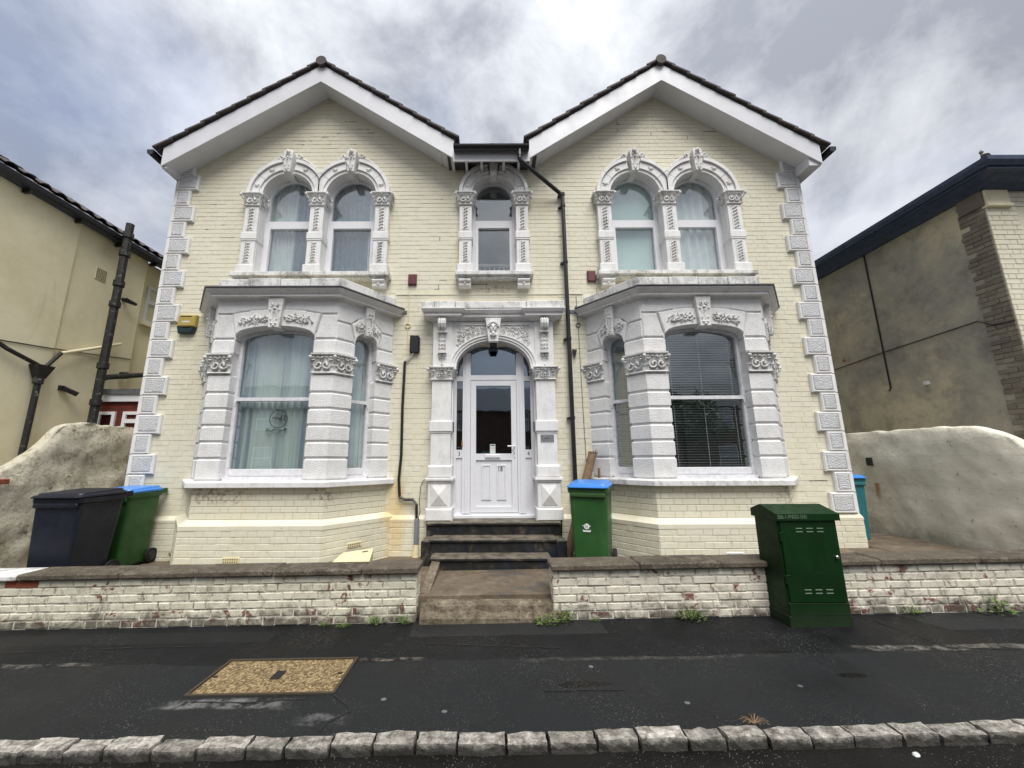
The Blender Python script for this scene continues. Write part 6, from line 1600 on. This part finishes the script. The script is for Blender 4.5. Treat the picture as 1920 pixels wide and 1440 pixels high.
P("label_strip", 'paper', al, lambda b: b.box(FAC, -0.07, 0.06, 0.074, 0.0765, 0.02, 0.045))
P("vent", 'ink', al, lambda b: b.box(FAC, -0.10, 0.08, 0.074, 0.0765, 0.115, 0.13))
jb = thing("junction_box", "black junction box beside the door surround with its cable running down", "junction box", FAC(-1.222, 0.0, 3.375))
P("case", 'black', jb, lambda b: (b.cbox(FAC, -0.07, 0.07, 0.0, 0.07, -0.14, 0.14, 0.008), [b.box(FAC, 0.07, 0.085, 0.01, 0.06, -0.12 + k * 0.05, -0.09 + k * 0.05) for k in range(5)]))
P("tail", 'steel', jb, lambda b: b.tube([FAC(-0.02, 0.03, -0.14), FAC(-0.05, 0.03, -0.21), FAC(-0.145, 0.03, -0.28)], 0.012, 6))
P("cable", 'black', jb, lambda b: b.tube([FAC(-0.145, 0.025, -0.28), FAC(-0.155, 0.025, -1.0), FAC(-0.145, 0.025, -1.75), FAC(-0.165, 0.03, -2.1), FAC(-0.14, 0.04, -2.36), FAC(-0.06, 0.045, -2.40), FAC(0.06, 0.05, -2.40), FAC(0.12, 0.07, -2.47), FAC(0.13, 0.08, -2.72)], 0.021, 8))
cd = thing("conduit", "grey conduit with a pale cone foot beside the steps", "conduit", (-1.085, -0.09, 0.19))
P("sleeve", 'grey_plastic', cd, lambda b: b.lathe((0, 0, 0), [(0.034, 0.17), (0.036, 0.18), (0.036, 0.52), (0.030, 0.525)], 12))
P("cone_foot", 'cream_plastic', cd, lambda b: b.lathe((0, 0, 0), [(0.055, 0.0), (0.05, 0.01), (0.03, 0.175), (0.026, 0.18)], 12))
P("wire", 'black', cd, lambda b: b.tube([(0.02, -0.03, 0.52), (0.05, -0.03, 0.62), (0.03, -0.01, 0.75), (0.03, 0.07, 0.98), (0.06, 0.07, 1.05), (0.14, 0.05, 1.1)], 0.005, 5))
w1 = MB(); w1.tube([FAC(-1.335, 0.006, 4.24), FAC(-1.34, 0.006, 3.72), FAC(-1.345, 0.012, 3.66), FAC(-1.35, 0.006, 3.2)], 0.006, 5)
w1.tube([FAC(-1.345 + 0.04 * cos(k * pi / 8), 0.01, 3.70 + 0.04 * sin(k * pi / 8)) for k in range(17)], 0.008, 5)
tag(w1.build("cable", 'cream_plastic', None), "thin cream cable with a small coil above the black junction box", "cable")
w2 = MB(); w2.tube([FAC(1.42, 0.006, 4.2), FAC(1.43, 0.008, 3.7), FAC(1.44, 0.006, 2.4), FAC(1.45, 0.006, 1.5)], 0.0045, 5)
w2.tube([FAC(1.43 + 0.035 * cos(k * pi / 8), 0.01, 3.70 + 0.035 * sin(k * pi / 8)) for k in range(17)], 0.007, 5)
tag(w2.build("cable", 'lead', None), "thin grey cable hanging straight down beside the downpipe", "cable")
lp = thing("wall_sensor", "small black wall sensor on a spike beside the downpipe", "sensor", FAC(1.345, 0.0, 3.27))
P("body", 'black', lp, lambda b: b.prism(FAC, [(-0.008, -0.11), (0.008, -0.11), (0.038, 0.0), (-0.038, 0.0)], 0.02, 0.05))
P("cap", 'steel', lp, lambda b: b.dome(FAC, 0, 0.005, 0.02, 0.04, 0.025, 0.05)); P("bracket", 'black', lp, lambda b: b.box(FAC, -0.01, 0.01, 0.0, 0.025, -0.03, 0.02))
for u, lab in ((-1.50, "grey lead flashing strip at the corner of the curtained bay cornice"), (1.42, "grey lead flashing strip at the corner of the blinds bay cornice")):
    q = MB(); q.box(FAC, u - 0.13, u + 0.13, 0.0, 0.012, 3.90, 3.96); q.box(FAC, u - 0.02, u + 0.0, 0.0, 0.02, 3.96, 4.03); tag(q.build("flashing", 'lead', None), lab, "flashing")

# ================================================================ bins
def rrect(w, d, r, n=4):
    pts = []
    for cx, cy, a0 in ((w / 2 - r, d / 2 - r, 0), (-w / 2 + r, d / 2 - r, pi / 2), (-w / 2 + r, -d / 2 + r, pi), (w / 2 - r, -d / 2 + r, 3 * pi / 2)):
        pts += [(cx + r * cos(a0 + pi / 2 * i / n), cy + r * sin(a0 + pi / 2 * i / n)) for i in range(n + 1)]
    return pts
def loft(b, rings, cap0=True, cap1=True):
    n = len(rings[0]); vs = [p for r in rings for p in r]; fs = []
    for k in range(len(rings) - 1):
        for i in range(n): j = (i + 1) % n; fs.append((k * n + i, k * n + j, (k + 1) * n + j, (k + 1) * n + i))
    if cap0: fs.append(tuple(range(n - 1, -1, -1)))
    if cap1: fs.append(tuple(range((len(rings) - 1) * n, len(rings) * n)))
    b.add(vs, fs)
def wheelie(label, loc, rz, w, d, h, body, lid, rim, logo=False):
    t = thing("wheelie_bin", label, "bin", loc, rz)
    def ring(k, z, dy=0.0, r=0.05): return [(x, y + dy, z) for x, y in rrect(w * k, d * k, r * k)]
    hb = h - 0.10
    P("body", body, t, lambda b: loft(b, [ring(0.78, 0.035, -0.02), ring(0.80, 0.05, -0.02), ring(0.84, hb * 0.30, -0.016), ring(0.93, hb * 0.88, 0), ring(0.93, hb, 0)]))
    P("rim", rim, t, lambda b: loft(b, [ring(0.94, hb - 0.055), ring(1.0, hb - 0.045), ring(1.02, hb + 0.0), ring(1.0, hb + 0.012), ring(0.94, hb + 0.012)]))
    P("comb_lip", rim, t, lambda b: b.bb(-w * 0.44, w * 0.44, -d * 0.52, -d * 0.47, hb - 0.10, hb - 0.045, 0.012))
    def lidf(b):
        def lr(k, z0, z1, ins=0.0):
            out = []
            for x, y in rrect(w * k, d * k, 0.05):
                s = (y + d / 2) / d; out.append((x, y - 0.01, z0 + (z1 - z0) * s))
            return out
        loft(b, [lr(1.0, hb + 0.013, hb + 0.02), lr(1.03, hb + 0.02, hb + 0.03), lr(1.02, hb + 0.035, hb + 0.05), lr(0.93, hb + 0.045, hb + 0.075), lr(0.90, hb + 0.06, hb + 0.095), lr(0.75, hb + 0.066, hb + 0.10)])
        b.bb(-w * 0.46, w * 0.46, -d * 0.56, -d * 0.49, hb + 0.012, hb + 0.03, 0.006)
    P("lid", lid, t, lidf)
    P("hinge_handle", body if lid != body else lid, t, lambda b: (b.tube([(-w * 0.46, d * 0.60, hb + 0.03), (w * 0.46, d * 0.60, hb + 0.03)], 0.016, 8), [b.bb(s * w * 0.46 - 0.02, s * w * 0.46 + 0.02, d * 0.44, d * 0.63, hb - 0.02, hb + 0.05, 0.008) for s in (-1, 1)]))
    for s in (-1, 1):
        wx = s * w * 0.46
        wh = P("wheel", 'rubber', t, lambda b: b.lathe((wx, d * 0.42, 0.10), [(0.070, -0.024), (0.096, -0.022), (0.10, -0.012), (0.10, 0.012), (0.096, 0.022), (0.070, 0.024)], 20, 'x'))
        P("hub", 'black', wh, lambda b: b.lathe((wx, d * 0.42, 0.10), [(0.02, -0.031), (0.06, -0.028), (0.066, -0.02), (0.066, 0.02), (0.06, 0.028), (0.02, 0.031)], 14, 'x'))
    P("axle", 'iron', t, lambda b: b.tube([(-w * 0.46, d * 0.42, 0.10), (w * 0.46, d * 0.42, 0.10)], 0.012, 8))
    if logo:
        f = Fr((0, -d * 0.455 - 0.004), (0, -1)); z = hb * 0.54
        yo = -0.0
        def disc(b):
            b.lathe((-0.03, -d * 0.437 - 0.012, z), [(0.0005, -0.0075), (0.032, -0.0075), (0.034, -0.006), (0.034, 0.02)], 18, 'y')
        lg = P("emblem", 'white_ink', t, disc)
        P("emblem_mark", 'bin_green', lg, lambda b: [b.tube([(-0.03 + dx, -d * 0.437 - 0.012 - 0.009, z - 0.02), (-0.03 + dx * 0.4, -d * 0.437 - 0.012 - 0.009, z + 0.004), (-0.03 + dx * 1.3, -d * 0.437 - 0.012 - 0.009, z + 0.02)], 0.0022, 4) for dx in (-0.012, 0.010)])
        P("emblem_scroll", 'white_ink', lg, lambda b: (b.bb(-0.075, 0.015, -d * 0.437 - 0.012 - 0.006, -d * 0.437 - 0.012 + 0.02, z - 0.062, z - 0.046, 0.001), [b.tube([(-0.03 + s * 0.034, -d * 0.437 - 0.012 - 0.003, z + 0.004), (-0.03 + s * 0.05, -d * 0.437 - 0.012 - 0.003, z + 0.010)], 0.004, 5) for s in (-1, 1)], [b.tube([(-0.03 + s * 0.038, -d * 0.437 - 0.012 - 0.003, z - 0.035), (-0.03 + s * 0.048, -d * 0.437 - 0.012 - 0.003, z - 0.05)], 0.003, 5) for s in (-1, 1)]))
    return t
wheelie("green wheelie bin with blue lid and white emblem beside the steps", (1.30, -0.78, 0.215), -0.40, 0.50, 0.56, 1.07, 'bin_green', 'bin_blue', 'bin_rim', True)
wheelie("navy-black wheelie bin with black lid against the rough garden wall", (-5.04, -1.06, 0.14), -0.02, 0.60, 0.58, 1.08, 'bin_black', 'bin_black', 'bin_black')
wheelie("green wheelie bin with blue lid half hidden by the navy-black bin", (-5.08, -0.38, 0.14), 0.02, 0.50, 0.56, 1.07, 'bin_green', 'bin_blue', 'bin_green')
wheelie("teal wheelie bin peeping out from the side passage", (5.74, 0.62, 0.27), 0.0, 0.50, 0.56, 1.05, 'bin_teal', 'bin_blue', 'bin_teal')

# ================================================================ street cabinet
cb_ = thing("street_cabinet", "dark green steel street cabinet standing on the footway against the wall", "cabinet", (3.02, -2.11, gz(3.02)), ry=0.0)
CWD, CDP, CHT = 0.285, 0.34, 0.965
P("body", 'cab_green', cb_, lambda b: b.bb(-CWD, CWD, 0.004, CDP - 0.02, 0.0, CHT, 0.006))
P("root_plinth", 'cab_green', cb_, lambda b: b.bb(-CWD - 0.004, CWD + 0.004, -0.006, CDP, -0.05, 0.09, 0.004))
P("lower_panel", 'cab_green', cb_, lambda b: b.bb(-CWD + 0.008, CWD - 0.008, -0.008, 0.01, 0.094, 0.20, 0.003))
dr = P("door", 'cab_green', cb_, lambda b: b.bb(-CWD + 0.02, CWD - 0.028, -0.012, 0.01, 0.206, CHT - 0.02, 0.004))
def cabroof(b):
    w = CWD + 0.018
    sec = [(-0.03, CHT - 0.035), (-0.03, CHT + 0.025), (CDP * 0.55, CHT + 0.095), (CDP, CHT + 0.04), (CDP, CHT - 0.035)]
    n = len(sec); b.add([(s * w, y, z) for s in (-1, 1) for y, z in sec], [(i, (i + 1) % n, n + (i + 1) % n, n + i) for i in range(n)] + [tuple(range(n)), tuple(range(n, 2 * n))])
P("roof", 'cab_green', cb_, cabroof)
for z in (0.285, 0.315, 0.825, 0.855):
    for u in (-0.10, 0.0, 0.10): P("vent_slot", 'vent_grey', dr, lambda b: b.bb(u - 0.032 + 0.01, u + 0.032 + 0.01, -0.016, -0.008, z - 0.005, z + 0.005, 0.002))
for z in (0.40, 0.78): P("hinge", 'cab_green', dr, lambda b: (b.tube([(-CWD + 0.012, -0.012, z - 0.035), (-CWD + 0.012, -0.012, z + 0.035)], 0.010, 8), b.bb(-CWD + 0.0, -CWD + 0.05, -0.016, -0.01, z + 0.03, z + 0.042, 0.002)))
P("lock", 'steel', dr, lambda b: (b.lathe((CWD - 0.062, -0.012, 0.60), [(0.010, -0.018), (0.016, -0.014), (0.016, 0.0)], 12, 'y')))
letters("lettering", "B86-1-PNS03-SN3", 0.052, 'vent_grey', cb_, (-CWD - 0.008, -0.0315, CHT - 0.003), sx=0.72, align='LEFT')
P("seam", 'ink', cb_, lambda b: (b.bb(-CWD + 0.006, CWD - 0.006, -0.0065, 0.0, 0.088, 0.0945, 0.001), b.bb(-CWD + 0.006, CWD - 0.006, -0.004, 0.002, 0.2, 0.2065, 0.001)))

# ================================================================ odds and ends
rl = thing("carpet_roll", "long brown cardboard roll leaning on the wall behind the green bin", "cardboard roll", (1.03, -0.44, 0.215))
A0, A1 = Vector((0, 0, 0.05)), Vector((0.49, 0.30, 1.43))
def roll(b): b.tube([A0, A0.lerp(A1, 0.5), A1], 0.062, 14)
P("tube", 'card', rl, roll)
P("torn_end", 'card', rl, lambda b: [b.add([tuple(A1 + Vector((0.062 * cos(a), 0.062 * sin(a), -0.02))), tuple(A1 + Vector((0.066 * cos(a + .5), 0.066 * sin(a + .5), -0.02))), tuple(A1 + Vector((0.085 * cos(a + .2), 0.085 * sin(a + .2), 0.035 + 0.02 * sin(a * 3))))], [(0, 1, 2)]) for a in [k * 0.55 for k in range(12)]])
P("inner_core", 'ink', rl, lambda b: b.tube([A1 - (A1 - A0).normalized() * 0.01, A1 + (A1 - A0).normalized() * 0.002], 0.045, 12))
sl = MB(); sl.tube([(1.58, -0.20, 0.85), (1.60, -0.14, 1.42)], 0.022, 6, 0.018); tag(sl.build("wood_offcut", 'card', None), "thin brown offcut standing beside the cardboard roll", "offcut")
pn = thing("access_panel", "loose cream plastic panel leaning at the foot of the curtained bay", "panel", (-1.74, -0.74, 0.18))
P("sheet", 'cream_plastic', pn, lambda b: b.add([(-0.26, -0.22, 0.10), (0.24, -0.22, 0.13), (0.20, 0.10, 0.24), (-0.18, 0.06, 0.20), (-0.26, -0.22, 0.09), (0.24, -0.22, 0.12), (0.20, 0.10, 0.0), (-0.18, 0.06, 0.0)], [(0, 1, 2, 3), (4, 5, 6, 7), (0, 1, 5, 4), (1, 2, 6, 5), (2, 3, 7, 6), (3, 0, 4, 7)]))
P("finger_slot", 'ink', pn, lambda b: b.add([(0.08, 0.02, 0.214), (0.15, 0.03, 0.222), (0.15, 0.045, 0.2265), (0.08, 0.035, 0.2195)], [(0, 1, 2, 3)]))
# weeds rooted along the walls
def weed(x, y, z, s, seed, label, tall=0.5, n=46):
    r = random.Random(seed); t = thing("weed", label, "weed", (x, y, z), group="weeds along the wall foot")
    def leaves(b):
        for k in range(n):
            a = r.uniform(0, 2 * pi); rr = s * sqrt(r.random()); h = s * tall * r.uniform(0.1, 1.2) * (1 - 0.5 * rr / s)
            c = Vector((rr * cos(a), rr * sin(a) * 0.6, h)); l = s * r.uniform(0.10, 0.22)
            d = Vector((cos(a + r.uniform(-.9, .9)), sin(a + r.uniform(-.9, .9)), r.uniform(-.2, .7))).normalized() * l; w = d.cross(Vector((r.uniform(-.4, .4), r.uniform(-.4, .4), 1))).normalized() * l * 0.42
            b.add([tuple(c - d), tuple(c - w * 0.9 - d * 0.2 + Vector((0, 0, l * .12))), tuple(c + d), tuple(c + w * 0.9 - d * 0.2 + Vector((0, 0, l * .12)))], [(0, 1, 2, 3)])
    b = MB(); leaves(b); b.build("leaves", 'weed', t, fix=False)
    P("stems", 'weed', t, lambda b: [b.tube([(0, 0, -0.01), (s * 0.4 * cos(k), s * 0.25 * sin(k), s * tall * 0.7)], 0.0025, 4) for k in range(7)])
WD = (("tuft of green weed in the wall foot near the gate end", -1.12, -1.885, 0.07, 0.8), ("green weed sprouting at the end brick of the wall by the path", -0.86, -1.88, 0.07, 0.9), ("straggly weed in the wet footway edge below the curtained bay", -1.42, -1.93, 0.05, 0.7), ("leafy weed clump at the broken path edge", 0.53, -1.96, 0.085, 0.75), ("bushy weed clump against the wall beside the path", 0.70, -1.90, 0.09, 1.0), ("spreading weed under the wall between path and cabinet", 1.93, -1.90, 0.10, 0.8), ("thin weed in a wall crack past the cabinet", 4.10, -1.88, 0.07, 0.9), ("dark green weed mat at the wall foot far past the cabinet", 4.90, -1.90, 0.12, 0.8), ("tiny weed under the peeling wall", -1.62, -1.895, 0.04, 0.8), ("tiny weed at the wall foot beside the bushy clump", 1.0, -1.90, 0.035, 0.9))
for i, (lab, x, y, s, tl) in enumerate(WD): weed(x, y, gz(x), s * 1.4, i + 60, lab, tl, 60)
weed(-0.29, -0.86, 0.16, 0.075, 90, "bright green weed at the foot of the steps", 0.7)
weed(-4.55, -0.12, 0.14, 0.13, 91, "yellowing weed between the bin and the bay plinth", 1.6, 60)
weed(-0.70, -1.70, 0.13, 0.04, 92, "small green weed at the corner of the path slab", 1.2, 24)
# scraps on the ground
r = random.Random(77)
def scrap(label, x, y, z, s, mat, cat, name):
    b = MB(); n = 9; top = [(s * r.uniform(.6, 1.1) * cos(2 * pi * k / n), s * 0.55 * r.uniform(.6, 1.1) * sin(2 * pi * k / n)) for k in range(n)]
    b.add([(p, q, 0.0) for p, q in top] + [(p * .7, q * .7, s * r.uniform(.15, .4)) for p, q in top] + [(0, 0, s * 0.35)], [(k, (k + 1) % n, n + (k + 1) % n, n + k) for k in range(n)] + [(n + k, n + (k + 1) % n, 2 * n) for k in range(n)])
    o = b.build(name, mat, None); o.location = (x, y, z); o.rotation_euler = (0, 0, 0.5); tag(o, label, cat)
scrap("crumpled white paper scrap lying in the road by the kerb", 2.28, -3.575, gz(2.28) - 0.047, 0.03, 'paper', "litter", "paper_scrap")
scrap("white pebble on the dark step tread", -0.03, -0.50, 0.345, 0.012, 'white_ink', "pebble", "pebble")
for i, (x, y, lab) in enumerate(((-0.30, -3.22, "pale flattened gum spot near the inspection cover corner"), (-0.72, -3.08, "pale flattened gum spot on the footway below the steps"), (1.25, -3.18, "pale flattened gum spot near the damp hollow"), (2.10, -3.02, "pinkish scrap on the footway before the cabinet"), (0.75, -2.72, "small pale scrap above the damp hollow"))):
    b = MB(); b.lathe((0, 0, 0), [(0.016, 0.0), (0.015, 0.003), (0.008, 0.004)], 9); o = b.build("gum_spot", 'lead', None); o.location = (x, y, gz(x)); o.scale = (1.2, 0.9, 1); tag(o, lab, "litter")
gsb = MB()
for k in range(26):
    a = r.uniform(-0.6, 3.6); l = r.uniform(.03, .08); gsb.tube([(0, 0, 0), (l * 0.6 * cos(a), l * 0.5 * sin(a), l * 0.4), (l * cos(a), l * sin(a), l * 0.2)], 0.0016, 4)
o = gsb.build("dry_grass_tuft", 'card', None); o.location = (1.52, -3.42, gz(1.52) + 0.02); tag(o, "tuft of dry brown grass between two kerb setts", "grass tuft")
